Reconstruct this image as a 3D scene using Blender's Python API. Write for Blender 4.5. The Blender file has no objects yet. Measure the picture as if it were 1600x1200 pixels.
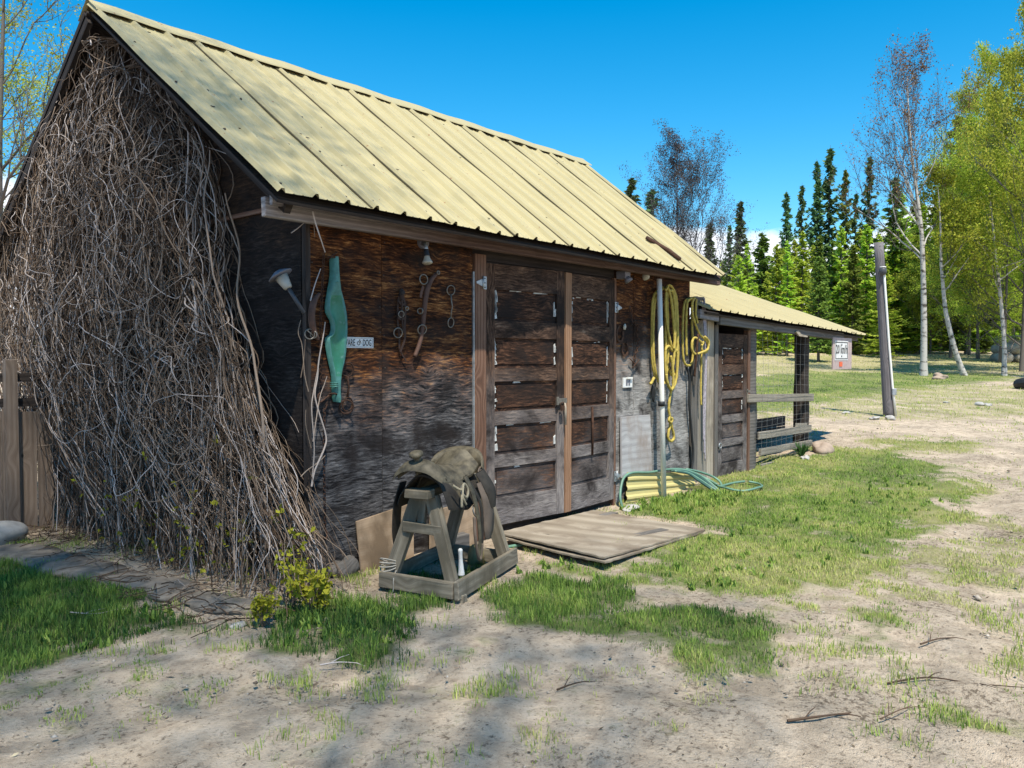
import bpy, math, random
import numpy as np
from mathutils import Vector, Matrix

R = math.radians
scene = bpy.context.scene
COL = scene.collection

# ------------------------------------------------------------------ camera
FPX = 1265.0
CAM = np.array([-3.0525, -4.3467, 1.42])
YAW, PITCH = R(40.919), R(1.7206)
FW = np.array([math.cos(YAW), math.sin(YAW), 0.0])
RT = np.array([math.sin(YAW), -math.cos(YAW), 0.0])
UPV = np.array([0, 0, 1.0])
CF = FW*math.cos(PITCH) - UPV*math.sin(PITCH)
CU = UPV*math.cos(PITCH) + FW*math.sin(PITCH)
cam_data = bpy.data.cameras.new('camera')
cam = bpy.data.objects.new('camera', cam_data); COL.objects.link(cam)
cam_data.sensor_width = 36.0
cam_data.lens = 36.0*FPX/1600.0
cam_data.clip_start = 0.05; cam_data.clip_end = 3000
M = Matrix.Identity(4)
for i in range(3):
    M[i][0] = RT[i]; M[i][1] = CU[i]; M[i][2] = -CF[i]; M[i][3] = CAM[i]
cam.matrix_world = M
scene.camera = cam

# ------------------------------------------------------------------ sun, sky, exposure
SUN_EL = R(63); SUN_H = np.array([0.58, 0.8146])          # horizontal direction the light travels in
SD = np.array([SUN_H[0]*math.cos(SUN_EL), SUN_H[1]*math.cos(SUN_EL), -math.sin(SUN_EL)])
sl = bpy.data.lights.new('sun', 'SUN'); sl.energy = 3.9; sl.angle = R(0.7); sl.color = (1.0, 0.93, 0.80)
so = bpy.data.objects.new('sun', sl); COL.objects.link(so)
so.rotation_euler = Vector(SD).to_track_quat('-Z', 'Y').to_euler()
so.location = (-20, -20, 30)
world = bpy.data.worlds.new('World'); scene.world = world; world.use_nodes = True
wn = world.node_tree; wn.nodes.clear()
def W(t, **kw):
    n = wn.nodes.new(t)
    for k, v in kw.items(): setattr(n, k, v)
    return n
sky = W('ShaderNodeTexSky', sky_type='NISHITA', sun_disc=False)
sky.sun_elevation = SUN_EL
sky.sun_rotation = math.atan2(-SUN_H[0], -SUN_H[1])
sky.air_density = 1.1; sky.dust_density = 0.25; sky.ozone_density = 2.5; sky.altitude = 800
hs = W('ShaderNodeHueSaturation'); hs.inputs['Saturation'].default_value = 1.5; hs.inputs['Hue'].default_value = 0.487
hs.inputs['Value'].default_value = 1.0
wn.links.new(sky.outputs[0], hs.inputs['Color'])
tc = W('ShaderNodeTexCoord'); sp = W('ShaderNodeSeparateXYZ'); wn.links.new(tc.outputs['Generated'], sp.inputs[0])
mp = W('ShaderNodeMapping'); mp.inputs['Scale'].default_value = (5, 5, 11); wn.links.new(tc.outputs['Generated'], mp.inputs[0])
nz = W('ShaderNodeTexNoise'); nz.inputs['Scale'].default_value = 1.0; nz.inputs['Detail'].default_value = 7; nz.inputs['Roughness'].default_value = 0.55
wn.links.new(mp.outputs[0], nz.inputs['Vector'])
# banks of cumulus low over the horizon
lo = W('ShaderNodeMapRange'); lo.inputs[1].default_value = 0.25; lo.inputs[2].default_value = 0.09; lo.inputs[3].default_value = -0.34; lo.inputs[4].default_value = 0.36
wn.links.new(sp.outputs['Z'], lo.inputs[0])
ad = W('ShaderNodeMath', operation='ADD'); wn.links.new(nz.outputs[0], ad.inputs[0]); wn.links.new(lo.outputs[0], ad.inputs[1])
cr = W('ShaderNodeMapRange'); cr.inputs[1].default_value = 0.50; cr.inputs[2].default_value = 0.60
wn.links.new(ad.outputs[0], cr.inputs[0])
mx = W('ShaderNodeMix', data_type='RGBA'); wn.links.new(cr.outputs[0], mx.inputs[0])
wn.links.new(hs.outputs[0], mx.inputs[6]); mx.inputs[7].default_value = (6.0, 6.3, 6.8, 1)
bg = W('ShaderNodeBackground'); bg.inputs['Strength'].default_value = 0.105
wn.links.new(mx.outputs[2], bg.inputs['Color'])
wo = W('ShaderNodeOutputWorld'); wn.links.new(bg.outputs[0], wo.inputs[0])
vs = scene.view_settings
vs.view_transform = 'Standard'; vs.look = 'None'; vs.exposure = 1.0; vs.gamma = 1.0; vs.use_curve_mapping = False
scene.cycles.max_bounces = 6; scene.cycles.diffuse_bounces = 3; scene.cycles.transparent_max_bounces = 6

# ------------------------------------------------------------------ projection helpers (photo pixels -> points on real planes)
def ray(px, py): return CF + RT*(px-800)/FPX + CU*(600-py)/FPX
def hit(px, py, axis, val):
    r = ray(px, py); t = (val-CAM[axis])/r[axis]; return CAM + t*r
def fy(px, py, y=0.0): return hit(px, py, 1, y)                  # a point on the plane of the front wall
def smooth(t): t = np.clip(t, 0, 1); return t*t*(3-2*t)
_hx = np.random.default_rng(5).random((256, 256))
def vnoise(x, y):
    x = np.asarray(x, float); y = np.asarray(y, float)
    xi = np.floor(x).astype(int); yi = np.floor(y).astype(int)
    fx = smooth(x-xi); fyy = smooth(y-yi)
    a = _hx[xi % 256, yi % 256]; b = _hx[(xi+1) % 256, yi % 256]; c = _hx[xi % 256, (yi+1) % 256]; d = _hx[(xi+1) % 256, (yi+1) % 256]
    return (a*(1-fx)+b*fx)*(1-fyy) + (c*(1-fx)+d*fx)*fyy
def fbm(x, y, o=4):
    s = 0; a = 0.5
    for i in range(o): s = s + a*vnoise(x*2**i+17.3*i, y*2**i+9.1*i); a *= 0.5
    return s/(1-0.5**o)
TA = np.array([-400, 7, 10, 16, 22, 30, 38, 46, 60, 90, 150, 500.])
TZ = np.array([0, 0, .05, .29, .54, .88, 1.38, 1.86, 2.6, 3.6, 5.0, 9.0])
def terrain(x, y):
    x = np.asarray(x, float); y = np.asarray(y, float)
    a = (x-CAM[0])*FW[0] + (y-CAM[1])*FW[1]
    z = np.interp(a, TA, TZ)
    amp = np.clip((a-2)/20, 0.25, 2.0)
    z = z + (fbm(x*0.35+40, y*0.35+11, 3)-0.5)*0.10*amp*np.clip((a-8)/6, 0, 1)
    return z
def micro(x, y):
    return (fbm(x*1.1+3, y*1.1, 4)-.5)*.055 + (fbm(x*5+60, y*5+2, 3)-.5)*.038
def ground_hit(px, py):
    r = ray(px, py); t = (0-CAM[2])/r[2] if r[2] < -1e-3 else 60.
    for i in range(60):
        p = CAM + r*t; z = float(terrain(p[0], p[1])); dz = p[2]-z
        t = max(0.5, t + 0.5*dz/max(0.02, abs(r[2])+0.05))
    p = CAM + r*t; p[2] = terrain(p[0], p[1]); return p
def at_depth(px, a):
    p = CAM + FW*a + RT*((px-800)/FPX*a); p[2] = terrain(p[0], p[1]); return p

# ------------------------------------------------------------------ object helpers
def tag(o, label=None, cat=None, group=None, kind=None):
    if label: o['label'] = label
    if cat: o['category'] = cat
    if group: o['group'] = group
    if kind: o['kind'] = kind
    return o
ORIG = {}
def empty(name, loc, label=None, cat=None, group=None):
    o = bpy.data.objects.new(name, None); COL.objects.link(o); o.location = loc; o.empty_display_size = 0.2
    ORIG[o.name] = np.array(loc, float)
    return tag(o, label, cat, group)
def finish(name, me, mats, parent, origin):
    o = bpy.data.objects.new(name, me); COL.objects.link(o)
    for m in (mats if isinstance(mats, (list, tuple)) else [mats]): me.materials.append(m)
    if parent:
        o.parent = parent; ORIG[o.name] = ORIG[parent.name].copy()
    else:
        o.location = origin; ORIG[o.name] = np.array(origin, float)
    return o
rnd = random.Random(11)

class MB:
    """Collects shapes in world coordinates; build() links them as ONE mesh object."""
    def __init__(s): s.v = []; s.f = []; s.uv = []; s.mi = []; s.sm = []; s.tint = []
    def add(s, verts, faces, uvs, mi=0, smooth=False):
        o = len(s.v); s.v += [tuple(map(float, p)) for p in verts]
        for f, u in zip(faces, uvs):
            s.f.append(tuple(i+o for i in f)); s.uv.append(u); s.mi.append(mi); s.sm.append(smooth)
        return s
    def obox(s, c, ax, ay, az, size, mi=0, jit=0.0, taper=1.0):
        c = np.array(c, float); A = [np.array(a, float) for a in (ax, ay, az)]
        hsz = [q/2 for q in size]; L = int(np.argmax(size)); off = rnd.random()*37; off2 = rnd.random()*11
        loc = []
        for k in range(8):
            l = [hsz[0]*(1 if k & 1 else -1), hsz[1]*(1 if k & 2 else -1), hsz[2]*(1 if k & 4 else -1)]
            if taper != 1 and l[L] > 0:
                for q in range(3):
                    if q != L: l[q] *= taper
            loc.append([q + rnd.uniform(-jit, jit) for q in l])
        vs_ = [c + A[0]*l[0] + A[1]*l[1] + A[2]*l[2] for l in loc]
        fs = [(0, 2, 3, 1), (4, 5, 7, 6), (0, 1, 5, 4), (2, 6, 7, 3), (0, 4, 6, 2), (1, 3, 7, 5)]
        nax = [2, 2, 1, 1, 0, 0]; uvs = []
        for f, na in zip(fs, nax):
            r = [q for q in range(3) if q != na]
            if L in r: ua = L; va = [q for q in r if q != L][0]
            else: ua, va = r
            uvs.append([(loc[i][ua]+off, loc[i][va]+off2+na*.37) for i in f])
        return s.add(vs_, fs, uvs, mi)
    def box(s, x0, x1, y0, y1, z0, z1, mi=0, jit=0.0):
        return s.obox(((x0+x1)/2, (y0+y1)/2, (z0+z1)/2), (1, 0, 0), (0, 1, 0), (0, 0, 1), (abs(x1-x0), abs(y1-y0), abs(z1-z0)), mi, jit)
    def bar(s, p0, p1, w, t, up=(0, 0, 1), mi=0, jit=0.0, taper=1.0):
        p0 = np.array(p0, float); p1 = np.array(p1, float); d = p1-p0; Ln = np.linalg.norm(d); d /= Ln
        up = np.array(up, float)
        if abs(d@up)/np.linalg.norm(up) > .98: up = np.array([1., 0.1, 0])
        sdir = np.cross(d, up); sdir /= np.linalg.norm(sdir); u2 = np.cross(sdir, d)
        return s.obox((p0+p1)/2, d, sdir, u2, (Ln, w, t), mi, jit, taper)
    def tube(s, pts, r, k=8, mi=0, cap=True, lobes=0, pitch=0.05, lobe_amp=.18):
        v, f, ul, vl = tube_arrays(pts, r, k, lobes, pitch, lobe_amp)
        n = len(pts); off = rnd.random()*20
        fs = [tuple(q) for q in f]
        uvs = [[(ul[a]+off, vl[a]) for a in q] for q in f]
        if cap:
            fs += [tuple(range(k))[::-1], tuple(range((n-1)*k, n*k))]
            uvs += [[(off, 0)]*k, [(off, 0)]*k]
        return s.add(v, fs, uvs, mi, True)
    def grid(s, P, mi=0, smooth=True, closed_u=False, uvscale=1.0):
        P = np.array(P, float); n, m, _ = P.shape; off = rnd.random()*20
        fs = []; uvs = []
        du = np.zeros((n, m)); du[1:] = np.cumsum(np.linalg.norm(P[1:]-P[:-1], axis=2), 0)
        dv = np.zeros((n, m)); dv[:, 1:] = np.cumsum(np.linalg.norm(P[:, 1:]-P[:, :-1], axis=2), 1)
        for i in range(n-1+(1 if closed_u else 0)):
            for j in range(m-1):
                i2 = (i+1) % n
                q = [(i, j), (i2, j), (i2, j+1), (i, j+1)]
                fs.append(tuple(a*m+b for a, b in q)); uvs.append([(du[a, b]*uvscale+off, dv[a, b]*uvscale) for a, b in q])
        return s.add(P.reshape(-1, 3), fs, uvs, mi, smooth)
    def prism(s, poly, ext, mi=0, mi_side=None):
        poly = [np.array(p, float) for p in poly]; ext = np.array(ext, float); n = len(poly)
        a = poly[1]-poly[0]; a /= np.linalg.norm(a); nrm = ext/np.linalg.norm(ext); b = np.cross(nrm, a); off = rnd.random()*30
        u = lambda p: ((p-poly[0])@a+off, (p-poly[0])@b)
        vs_ = poly+[p+ext for p in poly]
        fs = [tuple(range(n)), tuple(range(2*n-1, n-1, -1))]; uvs = [[u(p) for p in poly], [u(p) for p in poly[::-1]]]
        s.add(vs_, fs, uvs, mi)
        fs = []; uvs = []
        for i in range(n):
            j = (i+1) % n; fs.append((i, i+n, j+n, j)); uvs.append([(u(poly[i])[0], 0), (u(poly[i])[0], .03), (u(poly[j])[0], .03), (u(poly[j])[0], 0)])
        o = len(s.v)-2*n
        for f, w in zip(fs, uvs): s.f.append(tuple(i+o for i in f)); s.uv.append(w); s.mi.append(mi if mi_side is None else mi_side); s.sm.append(False)
        return s
    def torus(s, c, n, R_, r, k=16, q=6, mi=0, sx=1.0, axis=None):
        n = np.array(n, float); n /= np.linalg.norm(n)
        a = np.array(axis, float) if axis is not None else np.cross(n, (0.31, .2, .93)); a -= n*(a@n); a /= np.linalg.norm(a); b = np.cross(n, a)
        P = [[np.array(c)+(a*sx*math.cos(t)+b*math.sin(t))*R_ + ((a*math.cos(t)+b*math.sin(t))*math.cos(w)+n*math.sin(w))*r for w in np.linspace(0, 2*math.pi, q+1)] for t in np.linspace(0, 2*math.pi, k, endpoint=False)]
        return s.grid(P, mi, True, True)
    def lathe(s, base, axis, prof, k=16, mi=0):
        axis = np.array(axis, float); axis /= np.linalg.norm(axis); a = np.cross(axis, (.3, .9, .2)); a /= np.linalg.norm(a); b = np.cross(axis, a)
        P = [[np.array(base)+axis*h+(a*math.cos(t)+b*math.sin(t))*max(r, 1e-4) for h, r in prof] for t in np.linspace(0, 2*math.pi, k, endpoint=False)]
        return s.grid(P, mi, True, True)
    def blob(s, c, rx, ry, rz, seed=0, amp=.25, k=14, mi=0, flat=0.0):
        rg = np.random.default_rng(seed); ph = rg.random((6, 3))*6.28; fr = rg.normal(size=(6, 3))*2.0
        n = k; m = k*2; P = np.zeros((n+1, m+1, 3))
        for i in range(n+1):
            th = math.pi*i/n
            for j in range(m+1):
                p_ = 2*math.pi*(j % m)/m; d = np.array([math.sin(th)*math.cos(p_), math.sin(th)*math.sin(p_), math.cos(th)])
                q = 1+amp*sum(math.sin(fr[e]@d*1.5+ph[e, 0]) for e in range(6))/4
                P[i, j] = np.array(c)+d*np.array([rx, ry, rz])*q
        return s.grid(P[::-1], mi, True)
    def build(s, name, mats, parent=None, origin=None, bevel=0.0, tag_=None):
        V = np.array(s.v)
        if origin is None: origin = ((V[:, 0].min()+V[:, 0].max())/2, (V[:, 1].min()+V[:, 1].max())/2, V[:, 2].min())
        base = ORIG[parent.name] if parent else np.array(origin, float)
        me = bpy.data.meshes.new(name); me.from_pydata([tuple(p) for p in V-base], [], s.f)
        ul = me.uv_layers.new(name='UVMap'); flat = [c for f in s.uv for uv in f for c in uv]; ul.data.foreach_set('uv', flat)
        me.polygons.foreach_set('material_index', s.mi); me.polygons.foreach_set('use_smooth', s.sm)
        me.update()
        o = finish(name, me, mats, parent, origin)
        if bevel:
            b = o.modifiers.new('bevel', 'BEVEL'); b.width = bevel; b.segments = 1; b.limit_method = 'ANGLE'; b.angle_limit = R(50)
        if tag_: tag(o, *tag_)
        return o

def tube_arrays(pts, r, k=6, lobes=0, pitch=.05, lamp=.18):
    P = np.array(pts, float); n = len(P); r = np.broadcast_to(np.asarray(r, float), (n,))
    T = np.gradient(P, axis=0); T /= (np.linalg.norm(T, axis=1)[:, None]+1e-12)
    ref = np.array([0.17, .31, .93]) if abs(T.mean(0)@np.array([0.17, .31, .93])) < .75*np.linalg.norm(T.mean(0))+1e-6 else np.array([.9, -.4, .1])
    A = np.zeros((n, 3)); a = np.cross(T[0], ref); a /= np.linalg.norm(a)+1e-12
    for i in range(n):
        a = a - T[i]*(a@T[i]); a /= np.linalg.norm(a)+1e-12; A[i] = a
    B = np.cross(T, A)
    L = np.concatenate([[0], np.cumsum(np.linalg.norm(P[1:]-P[:-1], axis=1))])
    th = np.arange(k)*2*math.pi/k
    rr = r[:, None]*np.ones((n, k))
    if lobes:
        rr = rr*(1+lamp*np.cos(lobes*(th[None, :]-2*math.pi*L[:, None]/pitch/lobes*1.0)))
    V = P[:, None, :] + rr[:, :, None]*(A[:, None, :]*np.cos(th)[None, :, None] + B[:, None, :]*np.sin(th)[None, :, None])
    i = np.arange(n-1)[:, None]; j = np.arange(k)[None, :]; j2 = (j+1) % k
    F = np.stack([i*k+j, i*k+j2, (i+1)*k+j2, (i+1)*k+j], -1).reshape(-1, 4)
    ul = np.repeat(L, k); vl = np.tile(th*r.mean(), n)
    return V.reshape(-1, 3), F, ul, vl

class Batch:
    """numpy collector for many tubes and leaf quads with one tint per piece"""
    def __init__(s): s.V = []; s.F = []; s.T = []; s.n = 0
    def tube(s, pts, r, k=4, tint=0.5):
        v, f, _, _ = tube_arrays(pts, r, k); s.V.append(v); s.F.append(f+s.n); s.n += len(v); s.T.append(np.full(len(v), tint))
    def quads(s, C, U, Wd, tint):        # centres, half-length vectors, half-width vectors
        n = len(C)
        if not n: return
        V = np.stack([C-U, C+Wd*1.0, C+U, C-Wd*1.0], 1).reshape(-1, 3); F = np.arange(n*4).reshape(n, 4)
        s.V.append(V); s.F.append(F+s.n); s.n += 4*n; s.T.append(np.repeat(tint, 4))
    def build(s, name, mat, parent=None, origin=(0, 0, 0), smooth=False):
        V = np.concatenate(s.V); F = np.concatenate(s.F); T = np.concatenate(s.T)
        base = ORIG[parent.name] if parent else np.array(origin, float)
        return fast(name, V-base, F, T, mat, parent, origin, smooth)
def fast(name, V, F, T, mat, parent=None, origin=(0, 0, 0), smooth=False):
    me = bpy.data.meshes.new(name); nv, nf = len(V), len(F); kk = F.shape[1]
    me.vertices.add(nv); me.vertices.foreach_set('co', np.ascontiguousarray(V, np.float32).ravel())
    me.loops.add(nf*kk); me.loops.foreach_set('vertex_index', np.ascontiguousarray(F, np.int32).ravel())
    me.polygons.add(nf); me.polygons.foreach_set('loop_start', np.arange(0, nf*kk, kk, dtype=np.int32))
    me.polygons.foreach_set('loop_total', np.full(nf, kk, np.int32))
    if smooth: me.polygons.foreach_set('use_smooth', np.ones(nf, bool))
    at = me.attributes.new('tint', 'FLOAT', 'POINT'); at.data.foreach_set('value', np.asarray(T, np.float32))
    me.update(calc_edges=True)
    return finish(name, me, mat, parent, origin)
def curve(pts, n=8, closed=False):
    P = np.array(pts, float); m = len(P); out = []
    for i in range(m if closed else m-1):
        if closed: p0, p1, p2, p3 = P[(i-1) % m], P[i], P[(i+1) % m], P[(i+2) % m]
        else: p0, p1, p2, p3 = P[max(i-1, 0)], P[i], P[i+1], P[min(i+2, m-1)]
        for t in np.linspace(0, 1, n, endpoint=False):
            out.append(.5*((2*p1)+(-p0+p2)*t+(2*p0-5*p1+4*p2-p3)*t*t+(-p0+3*p1-3*p2+p3)*t**3))
    out.append(P[0] if closed else P[-1]); return np.array(out)

# ------------------------------------------------------------------ materials
class NT:
    def __init__(s, name):
        s.m = bpy.data.materials.new(name); s.m.use_nodes = True; s.t = s.m.node_tree; s.t.nodes.clear()
        s.out = s.t.nodes.new('ShaderNodeOutputMaterial')
    def n(s, t, ins=None, **kw):
        nd = s.t.nodes.new(t)
        for k, v in kw.items(): setattr(nd, k, v)
        for k, v in (ins or {}).items():
            if hasattr(v, 'is_linked') or isinstance(v, bpy.types.NodeSocket): s.t.links.new(v, nd.inputs[k])
            else: nd.inputs[k].default_value = v
        return nd
    def math(s, op, a, b=0.0, c=0.0, clamp=False):
        nd = s.n('ShaderNodeMath', {0: a, 1: b, 2: c}, operation=op); nd.use_clamp = clamp; return nd.outputs[0]
    def noise(s, vec, scale=1, detail=4, rough=.55, dist=0.0):
        return s.n('ShaderNodeTexNoise', {'Vector': vec, 'Scale': scale, 'Detail': detail, 'Roughness': rough, 'Distortion': dist}).outputs[0]
    def comb(s, x, y, z=0.0): return s.n('ShaderNodeCombineXYZ', {0: x, 1: y, 2: z}).outputs[0]
    def range(s, v, a, b, c=0.0, d=1.0, smooth=False):
        nd = s.n('ShaderNodeMapRange', {0: v, 1: a, 2: b, 3: c, 4: d})
        if smooth: nd.interpolation_type = 'SMOOTHSTEP'
        return nd.outputs[0]
    def ramp(s, v, stops):
        nd = s.n('ShaderNodeValToRGB', {0: v}); e = nd.color_ramp.elements
        while len(e) < len(stops): e.new(.5)
        for q, (p, c) in zip(e, stops): q.position = p; q.color = (*c, 1)
        return nd.outputs[0]
    def mix(s, f, a, b, blend='MIX'):
        nd = s.n('ShaderNodeMix', data_type='RGBA', blend_type=blend)
        for k, v in ((0, f), (6, a), (7, b)):
            if isinstance(v, bpy.types.NodeSocket): s.t.links.new(v, nd.inputs[k])
            else: nd.inputs[k].default_value = (*v, 1) if isinstance(v, tuple) and len(v) == 3 else v
        return nd.outputs[2]
    def bump(s, h, strength=.4, dist=.004): return s.n('ShaderNodeBump', {'Height': h, 'Strength': strength, 'Distance': dist}).outputs[0]
    def bsdf(s, col, rough=.8, metal=0.0, normal=None, spec=.3):
        ins = {'Base Color': (*col, 1) if isinstance(col, tuple) else col, 'Roughness': rough, 'Metallic': metal, 'Specular IOR Level': spec}
        if normal is not None: ins['Normal'] = normal
        b = s.n('ShaderNodeBsdfPrincipled', ins); s.t.links.new(b.outputs[0], s.out.inputs[0]); return s.m
    def uv(s):
        c = s.n('ShaderNodeTexCoord').outputs['UV']; x = s.n('ShaderNodeSeparateXYZ', {0: c}); return x.outputs[0], x.outputs[1]
    def pos(s):
        g = s.n('ShaderNodeNewGeometry').outputs['Position']; x = s.n('ShaderNodeSeparateXYZ', {0: g}); return g, x.outputs[0], x.outputs[1], x.outputs[2]
    def objc(s): return s.n('ShaderNodeTexCoord').outputs['Object']

def wood_value(g, wave=28., warp=.10, fine=150., knots=True, ug=1.0):
    u, v = g.uv()
    wz = g.noise(g.comb(g.math('MULTIPLY', u, 1.3*ug), g.math('MULTIPLY', v, 4.5)), 1, 3, .5)
    v2 = g.math('ADD', v, g.math('MULTIPLY', g.math('SUBTRACT', wz, .5), warp))
    kd = None
    if knots:
        vo = g.n('ShaderNodeTexVoronoi', {'Vector': g.comb(g.math('MULTIPLY', u, 2.6), g.math('MULTIPLY', v2, 4.0)), 'Scale': 1.0, 'Randomness': 1.0})
        kd = vo.outputs['Distance']
        pull = g.math('POWER', g.range(kd, .0, .42, 1, 0), 2.0)
        v2 = g.math('ADD', v2, g.math('MULTIPLY', pull, .11))
    ring = g.math('ADD', g.math('MULTIPLY', g.math('SINE', g.math('MULTIPLY', v2, wave*6.28)), .5), .5)
    fn = g.noise(g.comb(g.math('MULTIPLY', u, 5*ug), g.math('MULTIPLY', v2, fine)), 1, 5, .7)
    bl = g.noise(g.comb(g.math('MULTIPLY', u, 1.6*ug), g.math('MULTIPLY', v2, 5.0), 3.0), 1, 4, .6)
    val = g.math('ADD', g.math('ADD', g.math('MULTIPLY', ring, .16), g.math('MULTIPLY', fn, .60)), g.math('MULTIPLY', bl, .50))
    val = g.math('SUBTRACT', val, .10)
    return u, v, val, bl, kd, fn
def wood(name, dark, mid, light, wave=26., warp=.06, fine=150., knots=True, rough=.85, bump=.5, stain=None, ug=1.0):
    g = NT(name); u, v, val, bl, kd, fn = wood_value(g, wave, warp, fine, knots, ug)
    c = g.ramp(val, [(.22, dark), (.52, mid), (.82, light)])
    if knots: c = g.mix(g.range(kd, .06, .02), c, tuple(q*.25 for q in dark))
    if stain:
        _, x, y, z = g.pos(); s2 = g.noise(g.comb(g.math('MULTIPLY', x, 2), g.math('MULTIPLY', y, 2), z), 1.5, 5, .6)
        c = g.mix(g.range(s2, .48, .66), c, stain)
    return g.bsdf(c, rough, 0, g.bump(val, bump, .004), .2)
def plywood(name, zlo, zhi, brown, grey, dark=False, edge=.5):
    g = NT(name); u, v, val, bl, kd, fn = wood_value(g, 17., .16, 120., True, .8)
    p, x, y, z = g.pos()
    n1 = g.noise(p, 1.3, 5, .6); n2 = g.noise(g.comb(g.math('MULTIPLY', u, 3.0), g.math('MULTIPLY', v, 14.)), 1, 5, .65)
    wv = g.math('MULTIPLY', g.math('SUBTRACT', g.noise(g.comb(g.math('MULTIPLY', u, 4.), g.math('MULTIPLY', v, 9.)), 1, 4, .6), .5), .07)
    vv = g.math('ADD', v, wv)
    if kd is not None: vv = g.math('ADD', vv, g.math('MULTIPLY', g.math('POWER', g.range(kd, .0, .36, 1, 0), 2.0), .05))
    sa = g.noise(g.comb(g.math('MULTIPLY', u, 8.5), g.math('MULTIPLY', vv, 70.)), 1, 5, .68)
    sb = g.noise(g.comb(g.math('MULTIPLY', u, 9.), g.math('MULTIPLY', vv, 150.), 7.), 1, 4, .7)
    sc_ = g.noise(g.comb(g.math('MULTIPLY', u, 2.2), g.math('MULTIPLY', vv, 9.), 4.), 1, 4, .6)
    tex = g.math('ADD', g.math('ADD', g.math('MULTIPLY', sa, .95), g.math('MULTIPLY', sb, .45)), g.math('MULTIPLY', sc_, .55))
    tex = g.math('SUBTRACT', tex, .46); tex = g.math('ADD', g.math('MULTIPLY', g.math('SUBTRACT', tex, .52), 1.25), .52)
    val = tex
    cb = g.ramp(tex, brown)
    cg = g.ramp(g.math('ADD', tex, g.math('MULTIPLY', g.math('SUBTRACT', n1, .5), .35)), grey)
    zz = g.math('ADD', z, g.math('MULTIPLY', g.math('SUBTRACT', n1, .5), 1.5))
    zz = g.math('ADD', zz, g.math('MULTIPLY', g.math('SUBTRACT', sa, .5), 1.1))
    c = g.mix(g.range(zz, zlo, zhi, smooth=True), cg, cb)
    c = g.mix(g.range(kd, .05, .02), c, (.012, .009, .008))
    # old black mould and weather stains
    st = g.noise(g.comb(g.math('MULTIPLY', x, 2.2), g.math('MULTIPLY', y, 2.2), g.math('MULTIPLY', z, 3.2)), 1, 6, .62, .4)
    c = g.mix(g.range(st, .47, .63, 0, .88), c, (.018, .014, .013))
    return g.bsdf(c, .85, 0, g.bump(val, .7, .004), .12)

BROWN = [(.32, (.010, .005, .003)), (.49, (.050, .018, .008)), (.63, (.155, .060, .020)), (.80, (.40, .20, .075))]
GREY = [(.34, (.009, .009, .010)), (.50, (.060, .057, .058)), (.66, (.155, .147, .146)), (.84, (.30, .285, .275))]
M_ply = plywood('weathered_plywood', .9, 1.5, BROWN, GREY)
GREY2 = [(.2, (.07, .065, .06)), (.45, (.20, .19, .18)), (.7, (.36, .34, .32)), (.9, (.48, .46, .43))]
M_ply2 = plywood('weathered_plywood_grey', 1.15, 1.75, BROWN, GREY2)
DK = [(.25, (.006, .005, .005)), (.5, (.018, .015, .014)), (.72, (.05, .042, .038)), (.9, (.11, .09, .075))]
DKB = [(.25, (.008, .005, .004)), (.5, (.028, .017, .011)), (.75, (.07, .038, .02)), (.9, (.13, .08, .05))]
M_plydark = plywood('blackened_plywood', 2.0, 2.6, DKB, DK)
M_door = plywood('door_wood', .45, 1.5, [(.30, (.018, .011, .008)), (.5, (.062, .036, .025)), (.68, (.14, .085, .058)), (.86, (.27, .18, .125))],
                 [(.22, (.05, .043, .042)), (.48, (.15, .132, .127)), (.70, (.25, .225, .21)), (.9, (.34, .31, .29))])
M_panel = plywood('door_panel_wood', .25, .9, [(.30, (.010, .006, .005)), (.5, (.040, .021, .014)), (.66, (.12, .058, .034)), (.84, (.27, .145, .08))],
                  [(.22, (.035, .03, .03)), (.48, (.11, .095, .092)), (.70, (.19, .17, .16)), (.9, (.3, .27, .25))])
M_jamb = wood('jamb_wood', (.05, .027, .019), (.135, .072, .048), (.27, .17, .12), 30, .03)
M_tan = wood('tan_door_wood', (.11, .055, .03), (.26, .145, .085), (.40, .26, .17), 30, .03)
M_beam = wood('beam_wood', (.035, .022, .020), (.095, .060, .052), (.20, .14, .12), 30, .04)
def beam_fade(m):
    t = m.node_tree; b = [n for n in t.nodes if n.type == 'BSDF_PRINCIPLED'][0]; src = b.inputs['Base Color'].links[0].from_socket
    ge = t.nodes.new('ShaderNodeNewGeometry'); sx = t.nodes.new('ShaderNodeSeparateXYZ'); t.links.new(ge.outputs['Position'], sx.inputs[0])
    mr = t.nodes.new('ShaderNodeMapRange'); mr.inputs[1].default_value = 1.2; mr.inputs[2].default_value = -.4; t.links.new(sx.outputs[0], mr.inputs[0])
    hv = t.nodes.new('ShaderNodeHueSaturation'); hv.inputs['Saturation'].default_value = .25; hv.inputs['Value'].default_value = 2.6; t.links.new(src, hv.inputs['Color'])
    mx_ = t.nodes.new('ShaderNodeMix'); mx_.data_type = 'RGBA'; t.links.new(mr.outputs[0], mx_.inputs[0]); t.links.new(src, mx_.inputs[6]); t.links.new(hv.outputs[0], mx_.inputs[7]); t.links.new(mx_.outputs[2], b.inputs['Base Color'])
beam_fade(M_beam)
M_beamgrey = wood('grey_beam_wood', (.09, .085, .09), (.19, .18, .19), (.31, .29, .30), 30, .03)
M_grey = wood('silvered_wood', (.10, .09, .075), (.23, .205, .17), (.37, .335, .28), 24, .05)
M_greydk = wood('dark_silvered_wood', (.05, .046, .042), (.12, .11, .10), (.22, .20, .185), 24, .05)
M_stand = wood('stand_wood', (.07, .060, .045), (.19, .165, .125), (.34, .30, .235), 22, .05, stain=(.10, .085, .06))
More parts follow.
